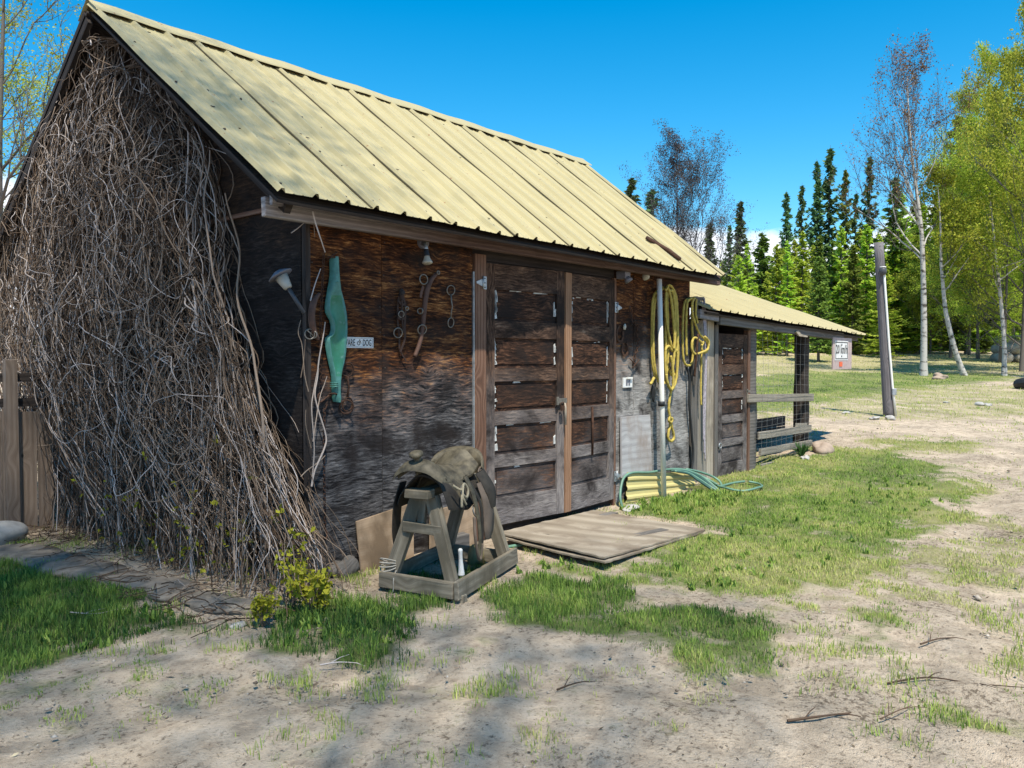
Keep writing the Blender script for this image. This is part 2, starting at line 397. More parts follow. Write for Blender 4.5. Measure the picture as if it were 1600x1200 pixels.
M_pale = wood('pale_boards', (.20, .165, .12), (.36, .31, .245), (.50, .45, .37), 20, .04, stain=(.17, .14, .11))
M_leanboard = wood('tan_plywood', (.17, .12, .075), (.29, .21, .14), (.38, .295, .21), 12, .10, stain=(.14, .10, .065))
M_pallet = wood('pallet_plywood', (.10, .082, .06), (.25, .21, .16), (.39, .345, .28), 4, .04, 140., stain=(.17, .135, .10), ug=.6)
M_fencewood = wood('fence_boards', (.10, .07, .05), (.20, .15, .115), (.30, .24, .19), 26, .03)
M_black = wood('old_dark_wood', (.012, .010, .009), (.035, .028, .025), (.075, .062, .055), 24, .04)

def metal_paint(name, col, rust=(.22, .09, .04), spots=.69, dirt=.35):
    g = NT(name); p, x, y, z = g.pos()
    n = g.noise(p, 2.2, 5, .6); n2 = g.noise(p, 26, 3, .6); u, v = g.uv()
    st = g.noise(g.comb(g.math('MULTIPLY', u, 12.), g.math('MULTIPLY', v, .8)), 1, 4, .6)
    c = g.mix(g.range(n, .35, .7, 0, dirt), col, tuple(q*.72 for q in col))
    c = g.mix(g.range(st, .5, .8, 0, .35), c, tuple(q*.6 for q in col))
    c = g.mix(g.range(n2, spots, spots+.04), c, rust)
    return g.bsdf(c, .5, 0, g.bump(n, .15, .01), .4)
M_roof = metal_paint('cream_metal_roof', (.40, .345, .185))
M_yellow = metal_paint('yellow_metal_sheet', (.50, .43, .18), spots=.78)
def plain(name, col, rough=.6, metal=0.0, var=.25, scale=14., bump=.2, dark=None, spec=.35):
    g = NT(name); p = g.objc(); n = g.noise(p, scale, 5, .6)
    c = g.mix(g.range(n, .35, .68), col, dark or tuple(q*(1-var) for q in col))
    return g.bsdf(c, rough, metal, g.bump(n, bump, .004), spec)
M_screw = plain('screw_head', (.05, .04, .03), .6)
M_seam = plain('dark_lap_seam', (.075, .062, .03), .8)
M_paintflake = plain('old_white_paint', (.55, .55, .53), .7, 0, .35, 40)
M_galv = plain('galvanised_steel', (.42, .45, .47), .45, .6, .4, 30)
M_rust = plain('rusty_iron', (.085, .042, .026), .9, .1, .6, 40, .5)
M_steel = plain('worn_steel', (.22, .20, .17), .5, .5, .4, 40)
M_leather = plain('brown_leather', (.11, .058, .042), .7, 0, .45, 22, .4)
M_leatherdk = plain('dark_strap_leather', (.05, .026, .018), .75, 0, .5, 22, .4)
M_saddle = plain('olive_saddle_leather', (.125, .105, .068), .62, 0, .72, 16, 1.0)
M_saddledk = plain('black_saddle_leather', (.035, .030, .024), .8, 0, .5, 16, .8)
M_fender = plain('fender_leather', (.14, .105, .08), .8, 0, .4, 9, .6)
def green_paint():
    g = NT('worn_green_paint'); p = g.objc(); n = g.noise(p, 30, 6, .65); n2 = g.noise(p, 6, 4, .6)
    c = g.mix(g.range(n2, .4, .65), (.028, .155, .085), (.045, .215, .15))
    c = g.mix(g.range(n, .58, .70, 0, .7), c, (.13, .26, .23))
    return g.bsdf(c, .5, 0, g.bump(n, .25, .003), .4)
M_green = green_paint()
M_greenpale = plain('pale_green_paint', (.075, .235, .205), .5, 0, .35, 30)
M_white = plain('white_sign_paint', (.70, .70, .68), .5, 0, .15, 20, .1)
M_pvc = plain('white_pvc', (.74, .73, .68), .4, 0, .08, 6, .05)
M_blacktext = plain('black_lettering', (.02, .02, .02), .6)
M_rubber = plain('black_rubber', (.018, .02, .022), .6, 0, .3)
M_hose = plain('green_hose', (.13, .25, .185), .45, 0, .3, 9, .1)
M_hosedk = plain('dark_green_hose', (.04, .10, .085), .45, 0, .3, 9, .1)
M_glass = plain('frosted_lens', (.42, .40, .34), .3, 0, .2)
M_plastic = plain('dark_plastic', (.06, .065, .075), .5)
M_greyplastic = plain('grey_lamp_cap', (.17, .17, .20), .5)
M_rope = plain('yellow_rope', (.50, .385, .085), .8, 0, .35, 40, .4)
M_lilac = plain('lilac_rope', (.44, .40, .45), .85, 0, .5, 45, .5)
M_conc = plain('pale_stone', (.40, .385, .36), .9, 0, .4, 9, .9)
M_rock = plain('pinkish_rock', (.36, .28, .22), .9, 0, .35, 9, .9)
M_ledge = plain('mossy_ledge', (.24, .205, .165), .95, 0, .55, 11, 1.0)
M_orange = plain('orange_reflector', (.75, .12, .03), .5)
M_pinkboard = plain('pinkish_painted_board', (.46, .36, .34), .75, 0, .25, 18)
M_pole = wood('pole_wood', (.06, .055, .056), (.13, .12, .125), (.215, .20, .205), 20, .04)
M_wire = plain('fence_wire', (.30, .30, .29), .5, .3)

def tinted(name, stops, trans=0.0, rough=.75, bump=False, obj_rand=.0):
    g = NT(name); t = g.n('ShaderNodeAttribute', attribute_name='tint').outputs['Fac']
    c = g.ramp(t, stops)
    if obj_rand:
        r = g.n('ShaderNodeObjectInfo').outputs['Random']
        h = g.n('ShaderNodeHueSaturation', {'Hue': g.range(r, 0, 1, .5-obj_rand*.12, .5+obj_rand*.10), 'Saturation': 1.0, 'Value': g.range(r, 0, 1, 1-obj_rand, 1+obj_rand), 'Color': c}); c = h.outputs[0]
    m = g.bsdf(c, rough, 0, None, .2)
    if trans:
        b = g.out.inputs[0].links[0].from_socket
        tl = g.n('ShaderNodeBsdfTranslucent', {'Color': c}); mxs = g.n('ShaderNodeMixShader', {0: trans, 1: b, 2: tl.outputs[0]})
        g.t.links.new(mxs.outputs[0], g.out.inputs[0])
    return m
M_vine = tinted('dry_vine_bark', [(0, (.022, .015, .011)), (.38, (.105, .068, .044)), (.68, (.25, .188, .140)), (1, (.50, .45, .43))])
M_budleaf = tinted('yellow_green_leaves', [(0, (.16, .18, .02)), (1, (.42, .40, .035))], .35)
M_grass = tinted('grass_blades', [(0, (.035, .095, .024)), (.4, (.24, .36, .065)), (.7, (.44, .46, .14)), (1, (.58, .52, .30))], .30)  # lowest tint is deep green with shade painted in, middle tints the sunlit green
M_weed = tinted('weed_leaves', [(0, (.035, .10, .025)), (1, (.10, .19, .05))], .3)
M_spruce = tinted('spruce_needles', [(0, (.042, .095, .052)), (1, (.16, .25, .085))], .3, obj_rand=.28)
M_fir = tinted('fir_needles', [(0, (.075, .13, .024)), (1, (.26, .33, .06))], .35, obj_rand=.25)
M_larch = tinted('larch_needles', [(0, (.30, .42, .035)), (1, (.62, .74, .12))], .55, obj_rand=.2)
M_birchleaf = tinted('birch_leaves', [(0, (.20, .27, .022)), (.6, (.39, .47, .05)), (1, (.56, .58, .09))], .5, obj_rand=.18)
M_bud = tinted('reddish_buds', [(0, (.10, .05, .025)), (1, (.22, .13, .05))], .1)
M_bark = tinted('grey_bark', [(0, (.035, .03, .027)), (.5, (.10, .088, .078)), (1, (.2, .18, .16))])
M_aspbud = tinted('aspen_catkins', [(0, (.045, .045, .055)), (1, (.11, .095, .09))])
M_twig = tinted('bare_twigs', [(0, (.035, .04, .045)), (1, (.11, .10, .095))])
M_shade = tinted('maple_leaves', [(0, (.03, .07, .02)), (1, (.07, .12, .03))], .15)
def birch_bark():
    g = NT('birch_bark'); p, x, y, z = g.pos()
    n = g.noise(g.comb(g.math('MULTIPLY', x, 3), g.math('MULTIPLY', y, 3), g.math('MULTIPLY', z, 9)), 1, 5, .65)
    c = g.mix(g.range(n, .52, .62), (.42, .40, .37), (.07, .06, .05)); return g.bsdf(c, .8)
M_birch = birch_bark()

# ------------------------------------------------------------------ ground
def sdpoly(x, y, poly):
    """signed distance to polygon (positive inside), vectorised"""
    d = np.full(x.shape, 1e9); ins = np.zeros(x.shape, bool); n = len(poly)
    for i in range(n):
        ax, ay = poly[i]; bx, by = poly[(i+1) % n]
        ex, ey = bx-ax, by-ay; wx, wy = x-ax, y-ay
        t = np.clip((wx*ex+wy*ey)/(ex*ex+ey*ey+1e-12), 0, 1)
        d = np.minimum(d, (wx-ex*t)**2+(wy-ey*t)**2)
        c = ((ay > y) != (by > y)) & (x < (bx-ax)*(y-ay)/((by-ay) if by != ay else 1e-12)+ax); ins ^= c
    return np.where(ins, 1, -1)*np.sqrt(d)
def gp(pts): return [tuple(ground_hit(*p)[:2]) for p in pts]
# (outline on the ground, density, blade height, tint with tree shade mixed in, edge softness)
GR = [
 (gp([(-150, 860), (0, 888), (80, 903), (200, 938), (352, 966), (335, 984), (250, 1000), (130, 1006), (60, 1035), (0, 1045), (-250, 1080)]), 1.0, .085, .12, .12),
 (gp([(400, 990), (420, 955), (480, 945), (560, 940), (660, 950), (668, 985), (620, 1030), (560, 1045), (480, 1030), (420, 1015)]), 1.0, .10, .10, .10),
 (gp([(750, 945), (790, 905), (850, 895), (960, 915), (1040, 930), (930, 960), (850, 975), (770, 972)]), 1.0, .085, .16, .10),
 (gp([(900, 985), (1000, 945), (1130, 925), (1215, 980), (1170, 1015), (1040, 1000)]), .95, .06, .15, .16),
 (gp([(965, 800), (1080, 765), (1120, 745), (1200, 722), (1290, 700), (1400, 705), (1500, 735), (1490, 790), (1420, 850), (1330, 890), (1200, 925), (1060, 930), (1000, 900), (960, 885), (1100, 832)]), .88, .048, .42, .30),
 (gp([(965, 800), (1010, 785), (1090, 770), (1160, 775), (1140, 800), (1080, 812), (1000, 806)]), 1.0, .075, .30, .10),
 (gp([(1270, 700), (1420, 715), (1510, 745), (1300, 735)]), .9, .055, .33, .15),
 (gp([(960, 900), (1120, 870), (1400, 860), (1600, 830), (1600, 910), (1450, 930), (1230, 960), (1000, 950)]), .42, .035, .60, .35),
 (gp([(1300, 985), (1390, 940), (1420, 1010), (1330, 1035)]), .7, .045, .38, .12),
 (gp([(690, 1045), (740, 1000), (790, 975), (800, 1000), (760, 1030), (715, 1055)]), .6, .04, .30, .08),
 (gp([(0, 1060), (110, 1050), (220, 1030), (420, 1040), (300, 1085), (0, 1110)]), .30, .03, .45, .25),
 (gp([(560, 1080), (700, 1060), (760, 1110), (640, 1150)]), .18, .03, .45, .25),
 (gp([(1440, 1140), (1500, 1115), (1700, 1090), (1700, 1160)]), .6, .05, .4, .2),
 (gp([(790, 1140), (900, 1085), (1050, 1110), (980, 1160)]), .15, .03, .5, .2),
 (gp([(1370, 688), (1520, 690), (1500, 702), (1400, 700)]), .7, .045, .5, .3),
 ([(.20, -.46), (.32, -.96), (1.08, -.70), (.96, -.22)], .95, .07, .12, .05),
 (gp([(790, 870), (880, 880), (980, 895), (940, 915), (840, 905)]), .55, .05, .35, .12),
]
FAR_OLD = []
FAR = [
 (gp([(1180, 660), (1270, 650), (1390, 655), (1600, 650), (1750, 645), (1750, 600), (1600, 603), (1430, 600), (1270, 625), (1180, 640)]), .45, .06, .65, .8),
 (gp([(1180, 640), (1270, 625), (1430, 603), (1560, 592), (1560, 584), (1270, 582), (1180, 590)]), .95, .06, .35, 1.0),
 (gp([(1150, 582), (1750, 582), (1750, 556), (1150, 556)]), .75, .06, .85, 2.0),
]
def grass_map(x, y):
    """density, height, tint"""
    x = np.asarray(x, float); y = np.asarray(y, float)
    n = fbm(x*1.6+5, y*1.6+8, 4)-.5; n2 = fbm(x*6+1, y*6+3, 3)-.5; n3 = fbm(x*.5, y*.5+30, 3)
    D = np.clip(.06+(fbm(x*1.1+90, y*1.1, 4)-.50)*1.3, 0, .34)*np.clip(.5+2*n2, 0, 1); H = np.full(x.shape, .03); T = np.full(x.shape, .55)
    for poly, d, h, t, e in GR+FAR:
        s = sdpoly(x, y, poly)+n*(.55+e*1.6)+n2*(.26+e*.9)+.07
        w = smooth((s+e*1.3)/(e*1.6+.36))*d
        w = w*np.clip(1.0+n2*(3.2*(1.05-d)+1.2), 0, 1.2)
        up = w > D
        H = np.where(up, h*(.28+.40*np.clip(w/d, 0, 1)), H); T = np.where(up, t+n*.8+n2*.55, T); D = np.maximum(D, w)
    a = (x-CAM[0])*FW[0]+(y-CAM[1])*FW[1]
    far = smooth((a-48)/10); D = np.maximum(D, far*.8); T = np.where(far > .3, .6, T)
    # nothing grows inside the shed or under the old ramp
    ins = (x > -.05) & (x < 4.95) & (y > .05) & (y < 4.6); D = np.where(ins, 0, D)
    return D, H, np.clip(T, 0, 1)
def axis_grid(segs):
    out = []
    for a, b, st in segs: out += list(np.arange(a, b, st))
    return np.array(out+[segs[-1][1]])
ga = axis_grid([(-60, -12, 4), (-12, 0, 1.0), (0, 1.8, .2), (1.8, 8, .055), (8, 14, .12), (14, 26, .4), (26, 60, 1.2), (60, 140, 6), (140, 900, 60)])
gb = axis_grid([(-700, -100, 60), (-100, -20, 6), (-20, -6, 1.0), (-6, -3.6, .3), (-3.6, 5.5, .055), (5.5, 12, .16), (12, 24, .5), (24, 60, 1.5), (60, 120, 6), (120, 700, 58)])
AA, BB = np.meshgrid(ga, gb, indexing='ij')
GX = CAM[0]+AA*FW[0]+BB*RT[0]; GY = CAM[1]+AA*FW[1]+BB*RT[1]
GZ = terrain(GX, GY)
mic = micro(GX, GY)*np.clip(1.3-AA/30, 0, 1)
# wheel ruts of the dirt track
RUT = [gp([(1640, 1060), (1560, 900), (1530, 790), (1560, 730), (1640, 700)]), gp([(0, 1140), (300, 1085), (620, 1060), (900, 1050), (1200, 1060)])]
def distline(x, y, pts):
    d = np.full(x.shape, 1e9)
    for (ax, ay), (bx, by) in zip(pts[:-1], pts[1:]):
        ex, ey = bx-ax, by-ay; t = np.clip(((x-ax)*ex+(y-ay)*ey)/(ex*ex+ey*ey), 0, 1); d = np.minimum(d, (x-ax-ex*t)**2+(y-ay-ey*t)**2)
    return np.sqrt(d)
for rp in RUT: mic -= .032*np.exp(-(distline(GX, GY, rp)/.20)**2)-.014*np.exp(-((distline(GX, GY, rp)-.38)/.12)**2)
GD, GH, GT = grass_map(GX.ravel(), GY.ravel())
GZ = GZ+mic+.012*GD.reshape(GZ.shape)
nA, nB = GX.shape
ii = np.arange(nA-1)[:, None]; jj = np.arange(nB-1)[None, :]
GF = np.stack([ii*nB+jj, ii*nB+jj+1, (ii+1)*nB+jj+1, (ii+1)*nB+jj], -1).reshape(-1, 4)[:, ::-1]
def ground_mat():
    g = NT('dirt_and_turf'); p, x, y, z = g.pos()
    at = g.n('ShaderNodeAttribute', attribute_name='tint').outputs['Fac']; a2 = g.n('ShaderNodeAttribute', attribute_name='straw').outputs['Fac']
    n1 = g.noise(p, 1.2, 6, .6); n2 = g.noise(p, 9, 6, .65); n3 = g.noise(p, 55, 4, .7); n4 = g.noise(p, 160, 3, .7)
    d = g.ramp(n2, [(.28, (.28, .21, .15)), (.5, (.59, .475, .355)), (.72, (.71, .59, .46))])
    d = g.mix(g.range(n1, .42, .60, 0, .75), d, (.43, .355, .27)); n5 = g.noise(p, 4.2, 6, .7); d = g.mix(g.range(n5, .50, .64, 0, .75), d, (.36, .29, .215)); n6 = g.noise(p, 18, 5, .7); d = g.mix(g.range(n6, .55, .68, 0, .7), d, (.25, .195, .14))
    d = g.mix(g.range(n3, .60, .70, 0, .7), d, (.155, .12, .085))
    d = g.mix(g.range(n4, .63, .70, 0, .6), d, (.48, .43, .36))
    litter = g.noise(p, 30, 6, .75); d = g.mix(g.range(g.math('ADD', litter, g.math('MULTIPLY', n1, .5)), .80, .90, 0, .85), d, (.12, .09, .062))
    gr = g.ramp(a2, [(0, (.045, .075, .022)), (.35, (.14, .19, .045)), (.62, (.27, .27, .095)), (1, (.42, .37, .22))])
    gr = g.mix(g.range(n3, .46, .64, 0, .5), gr, (.15, .135, .07))
    f = g.range(g.math('ADD', at, g.math('MULTIPLY', g.math('SUBTRACT', n2, .5), .9)), .18, .62, 0, .92)
    c = g.mix(f, d, gr)
    h = g.math('ADD', g.math('MULTIPLY', n2, .5), g.math('MULTIPLY', n3, .6)); h = g.math('ADD', h, g.math('MULTIPLY', n4, .35))
    return g.bsdf(c, .95, 0, g.bump(h, 1.0, .035), .1)
ground = fast('ground', np.stack([GX, GY, GZ], -1).reshape(-1, 3), GF, GD, ground_mat(), None, (0, 0, 0), True)
at = ground.data.attributes.new('straw', 'FLOAT', 'POINT'); at.data.foreach_set('value', GT.astype(np.float32))  # grass tint, from shaded deep green up to straw
tag(ground, kind='structure')

# grass blades
rg = np.random.default_rng(3)
def blades(x, y, h, t, wscale=1.0, rg=rg):
    n = len(x); z = terrain(x, y)+micro(x, y)+.004
    az = rg.random(n)*6.283; lean = rg.normal(.35, .25, n); L = h*rg.uniform(.5, 1.25, n); w = rg.uniform(.0013, .0028, n)*wscale
    dx, dy = np.cos(az), np.sin(az); sx, sy = -dy*w, dx*w
    b = np.stack([x, y, z], -1); s = np.stack([sx, sy, np.zeros(n)], -1); d = np.stack([dx, dy, np.zeros(n)], -1)
    mid = b+d*(L*lean*.35)[:, None]+np.array([0, 0, 1.])*(L*.55)[:, None]; tip = b+d*(L*lean)[:, None]+np.array([0, 0, 1.])*(L*np.clip(1-.35*lean*lean, .3, 1))[:, None]
    V = np.stack([b-s, b+s, mid+s*.8, mid-s*.8, tip+s*.12, tip-s*.12], 1).reshape(-1, 3)
    k = np.arange(n)[:, None]*6
    F = np.stack([k+[0, 1, 2, 3], k+[3, 2, 4, 5]], 1).reshape(-1, 4)
    T = np.repeat(np.clip(t+rg.normal(0, .13, n), 0, 1), 6)
    return V, F, T
def scatter(a0, a1, b0, b1, dens, wscale):
    n = int((a1-a0)*(b1-b0)*dens); a = rg.uniform(a0, a1, n); b = rg.uniform(b0, b1, n)
    vis = np.abs(b) < a*.75+.8
    a, b = a[vis], b[vis]; x = CAM[0]+a*FW[0]+b*RT[0]; y = CAM[1]+a*FW[1]+b*RT[1]
    D, H, T = grass_map(x, y); clump = np.clip(.35+1.5*(fbm(x*14, y*14, 2)-.15), .1, 1.3)
    low = 2.4*smooth((fbm(x*6.5+4, y*6.5, 3)-.48)/.12); wl = np.clip((D-.25)/.3, 0, 1); clump = low*(1-wl)+clump*wl
    k = rg.random(len(x)) < D*clump
    return x[k], y[k], H[k]*np.clip(.55+.6*clump[k], .5, 1.3), T[k], wscale
sets = [scatter(2.0, 5.2, -4, 4, 10500, .95), scatter(5.2, 8.5, -5.5, 5.5, 6800, 1.1), scatter(8.5, 13, -7, 9, 2200, 1.6), scatter(13, 24, -2, 17, 420, 2.6), scatter(24, 46, 4, 32, 110, 5.0)]
def broad():          # broad-leaved weeds among the grass
    out = []
    for poly, cnt in ((gp([(970, 800), (1010, 782), (1095, 768), (1160, 775), (1140, 800), (1080, 812)]), 150), (gp([(790, 870), (960, 895), (1120, 840), (1400, 730), (1480, 780), (1300, 900), (1000, 950), (820, 950)]), 130), (gp([(0, 900), (300, 960), (300, 990), (0, 1040)]), 40), (gp([(410, 960), (650, 950), (640, 1010), (430, 1010)]), 45)):
        P = np.array(poly); lo_, hi_ = P.min(0), P.max(0); x = rg.uniform(lo_[0], hi_[0], cnt*4); y = rg.uniform(lo_[1], hi_[1], cnt*4); k = sdpoly(x, y, poly) > 0; x, y = x[k][:cnt], y[k][:cnt]
        out.append((np.repeat(x, 9)+rg.normal(0, .012, 9*len(x)), np.repeat(y, 9)+rg.normal(0, .012, 9*len(y))))
    x = np.concatenate([a for a, b in out]); y = np.concatenate([b for a, b in out]); return x, y, rg.uniform(.03, .06, len(x)), rg.uniform(.15, .42, len(x)), 4.5
sets.append(broad())
Vs, Fs, Ts, o = [], [], [], 0
for x, y, h, t, w in sets:
    V, F, T = blades(x, y, h, t, w); Vs.append(V); Fs.append(F+o); Ts.append(T); o += len(V)
go = fast('grass', np.concatenate(Vs), np.concatenate(Fs), np.concatenate(Ts), M_grass); tag(go, 'short patchy green and straw grass growing over the dirt yard', 'grass', kind='stuff')

# pebbles and crumbs of earth
def pebbles():
    n = 9500; a = rg.uniform(1.9, 15, n)**1.0; b = rg.uniform(-1, 1, n)*(a*.72+.5); x = CAM[0]+a*FW[0]+b*RT[0]; y = CAM[1]+a*FW[1]+b*RT[1]
    k = ~((x > -.1) & (x < 5) & (y > 0) & (y < 4.6)); x, y, a = x[k], y[k], a[k]; n = len(x)
    r = np.exp(rg.normal(-5.35, .5, n))*(1+a*.05); z = terrain(x, y)+micro(x, y)
    base = np.array([[1, 0, 0], [0, 1, 0], [-1, 0, 0], [0, -1, 0], [0, 0, .7], [0, 0, -.5]], float)
    V = (base[None]*rg.uniform(.6, 1.3, (n, 6, 1)))*r[:, None, None]*np.array([1, 1, .8]); th = rg.random(n)*6.28
    c, s = np.cos(th)[:, None], np.sin(th)[:, None]; X = V[..., 0]*c-V[..., 1]*s*.7; Y = V[..., 0]*s+V[..., 1]*c*.7
    P = np.stack([X+x[:, None], Y+y[:, None], V[..., 2]+z[:, None]+.001], -1).reshape(-1, 3)
    q = np.arange(n)[:, None]*6; F = np.concatenate([q+t for t in ([0, 1, 4], [1, 2, 4], [2, 3, 4], [3, 0, 4], [1, 0, 5], [2, 1, 5], [3, 2, 5], [0, 3, 5])])
    return P, F, np.repeat(rg.random(n), 6)
P_, F_, T_ = pebbles()
M_peb = tinted('pebble_stone', [(0, (.10, .08, .06)), (.5, (.27, .225, .175)), (1, (.44, .40, .35))])
tag(fast('gravel', P_, F_, T_, M_peb), 'loose pebbles and crumbs of earth scattered over the dirt yard', 'gravel', kind='stuff')

def litter():
    n = 26000; a = rg.uniform(1.9, 14, n); b = rg.uniform(-1, 1, n)*(a*.72+.5); x = CAM[0]+a*FW[0]+b*RT[0]; y = CAM[1]+a*FW[1]+b*RT[1]
    k = ~((x > -.1) & (x < 5) & (y > 0) & (y < 4.6)) & (fbm(x*1.4, y*1.4+50, 3) > .36+.3*rg.random(n)-.1); x, y = x[k], y[k]; n = len(x); z = terrain(x, y)+micro(x, y)+.006
    bt = Batch(); th = rg.random(n)*6.28; l = np.exp(rg.normal(-5.25, .42, n)); d = np.stack([np.cos(th), np.sin(th), rg.normal(0, .3, n)], -1); w = np.stack([-np.sin(th), np.cos(th), rg.normal(0, .5, n)], -1)
    bt.quads(np.stack([x, y, z], -1), d*l[:, None], w*(l*rg.uniform(.08, .4, n))[:, None], rg.random(n)); return bt
tag(litter().build('leaf_litter', tinted('dead_leaf_bits', [(0, (.04, .03, .022)), (.55, (.11, .082, .052)), (.85, (.24, .18, .11)), (1, (.42, .36, .24))])), 'dead leaf and straw bits scattered over the dirt yard', 'leaf litter', kind='stuff')
# ================================================================== THE SHED
shed = empty('shed', (2.4, 2.2, 0), 'dark weathered plywood shed with cream metal roof and old panelled double doors', 'shed')
RA, RB = np.array([-.465, -.36, 2.366]), np.array([5.08, -.36, 2.313])
RC, RD = np.array([6.02, 2.25, 4.13]), np.array([-.43, 2.25, 4.15])
def roof_z(x, y):                        # underside of the front slope
    t = (y+.3)/2.55; return (2.382*(1-t)+4.15*t) - .02
# front wall, sheet by sheet
def sheet(x0, x1, z0, z1, mats, name, y0=0.0, th=.02, tl=None):
    m = MB(); m.obox(((x0+x1)/2, y0+th/2, (z0+z1)/2), (1, 0, 0), (0, 1, 0), (0, 0, 1), (x1-x0, th, z1-z0))
    m.uv = [[(m.v[i][0]+m.v[i][1]+x0*3.7, m.v[i][2]+x0*1.9) for i in f] for f in m.f]
    if name == 'wall_sheet':
        for xx in (x0+.02, x1-.02):
            for z in np.arange(z0+.12, z1-.2, .21): m.lathe((xx+rnd.uniform(-.006, .006), y0, z+rnd.uniform(-.03, .03)), (0, -1, 0), [(0, .0055), (.002, .005), (.0021, 0)], 6, 1)
    return m.build(name, [mats, M_screw], shed)
for x0, x1 in ((0, .588), (.592, 1.495)): sheet(x0, x1, .0, 2.5, M_ply, 'wall_sheet')
sheet(3.475, 3.80, .0, 2.5, M_ply2, 'wall_sheet', .003); sheet(3.803, 4.93, .0, 2.5, M_ply2, 'wall_sheet')
sheet(1.50, 3.47, 2.20, 2.5, M_black, 'door_header', .012)
m = MB(); m.box(-.02, 4.95, .03, .06, .0, 2.52); m.build('wall_backing', M_black, shed)
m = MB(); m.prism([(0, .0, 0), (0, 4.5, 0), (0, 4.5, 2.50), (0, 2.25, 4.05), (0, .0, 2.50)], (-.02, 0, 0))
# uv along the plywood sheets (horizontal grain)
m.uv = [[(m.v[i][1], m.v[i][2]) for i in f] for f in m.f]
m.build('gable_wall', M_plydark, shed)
m = MB(); m.prism([(4.95, .06, 0), (4.95, 4.5, 0), (4.95, 4.5, 2.50), (4.95, 2.25, 4.05), (4.95, .06, 2.50)], (.03, 0, 0)); m.build('far_gable_wall', M_black, shed)
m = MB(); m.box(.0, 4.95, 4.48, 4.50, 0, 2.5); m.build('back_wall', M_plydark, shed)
m = MB(); m.box(-.035, .0, -.012, .03, .0, 2.48); m.build('corner_trim', M_black, shed)
# stone footing under the corner
# horizontal batten where the two gable sheets meet
m = MB(); m.box(-.04, -.021, .0, 4.4, 2.40, 2.43); m.build('gable_batten', M_jamb, shed)

def rib_profile(s, pitch=.228):
    """height of the trapezoidal rib profile at distance s along the eave"""
    q = (s % pitch)/pitch; h = 0.0
    if q < .07: h = q/.07
    elif q < .15: h = 1
    elif q < .22: h = (.22-q)/.07
    mm = 0.0
    for c in (.46, .73):
        if abs(q-c) < .03: mm = .22*(1-abs(q-c)/.03)
    return max(h, mm)
def ribbed_roof(A, B, C_, D, pitch, hgt, nrows, seed, screws=True, thick=.012, lap=3):
    A, B, C_, D = map(np.array, (A, B, C_, D)); m = MB(); rg_ = random.Random(seed)
    Lx = np.linalg.norm(B-A); qs = [0, .07, .15, .22, .43, .46, .49, .70, .73, .76]
    ss = []
    k = 0
    while k*pitch < Lx+.01:
        for q in qs: ss.append((k+q)*pitch)
        k += 1
    ss = [s for s in ss if s < Lx]+[Lx]
    nrm = np.cross(B-A, D-A); nrm /= np.linalg.norm(nrm)
    panels = pitch*lap; P = []
    off = {}
    rows = np.linspace(0, 1, nrows)
    for t in rows:
        row = []
        for s in ss:
            u = s/Lx; p = (A*(1-u)+B*u)*(1-t)+(D*(1-u)+C_*u)*t
            pi = int((s+1e-6)//panels)
            if pi not in off: off[pi] = (rg_.uniform(-.018, .018), rg_.uniform(0, .004))
            slope = (D-A)/np.linalg.norm(D-A)
            wob = .004*math.sin(t*9+s*2.1)+.003*math.sin(s*5+t*17)
            row.append(p+nrm*(rib_profile(s, pitch)*hgt+off[pi][1]+wob)+slope*(off[pi][0] if t == 0 else 0))
        P.append(row)
    P = np.array(P).transpose(1, 0, 2)          # along eave, then slope
    n, r, _ = P.shape; fs = []; uvs = []
    for i in range(n-1):
        for j in range(r-1):
            fs.append((i*r+j, (i+1)*r+j, (i+1)*r+j+1, i*r+j+1)); uvs.append([(ss[a], rows[b]*3.1) for a, b in ((i, j), (i+1, j), (i+1, j+1), (i, j+1))])
    m.add(P.reshape(-1, 3), fs, uvs, 0, False)
    # lap seams: dark strip at each overlap, painting in the rib's shadow line
    for pi in off:
        s = (pi+1)*panels-.045*pitch
        if s < Lx-.05:
            u = s/Lx; a0 = A*(1-u)+B*u+nrm*.006; a1 = D*(1-u)+C_*u+nrm*.006
            m.bar(a0, a1, .017, .006, nrm, 2)
    if screws:
        for j, t in enumerate((.04, .28, .52, .76, .95)):
            k = 0
            while (k+.3)*pitch < Lx:
                s = (k+.32)*pitch+rg_.uniform(-.012, .012); u = min(s/Lx, 1); t2 = t+rg_.uniform(-.008, .008)
                p = (A*(1-u)+B*u)*(1-t2)+(D*(1-u)+C_*u)*t2
                if rg_.random() < .88: m.lathe(p+nrm*.001, nrm, [(0, .009), (.006, .009), (.010, .006), (.0101, 0)], 6, 1)
                k += 1
        for q in range(70):        # flakes of rust and debris
            u, t = rg_.random(), rg_.random(); p = (A*(1-u)+B*u)*(1-t)+(D*(1-u)+C_*u)*t
            m.obox(p+nrm*.004, (B-A)/Lx, np.cross(nrm, (B-A)/Lx), nrm, (rg_.uniform(.006, .03), rg_.uniform(.004, .010), .004), 1)
    return m
rf = ribbed_roof(RA, RB, RC, RD,   .228, .026, 14, 4).build('roof', [M_roof, M_screw, M_seam], shed)
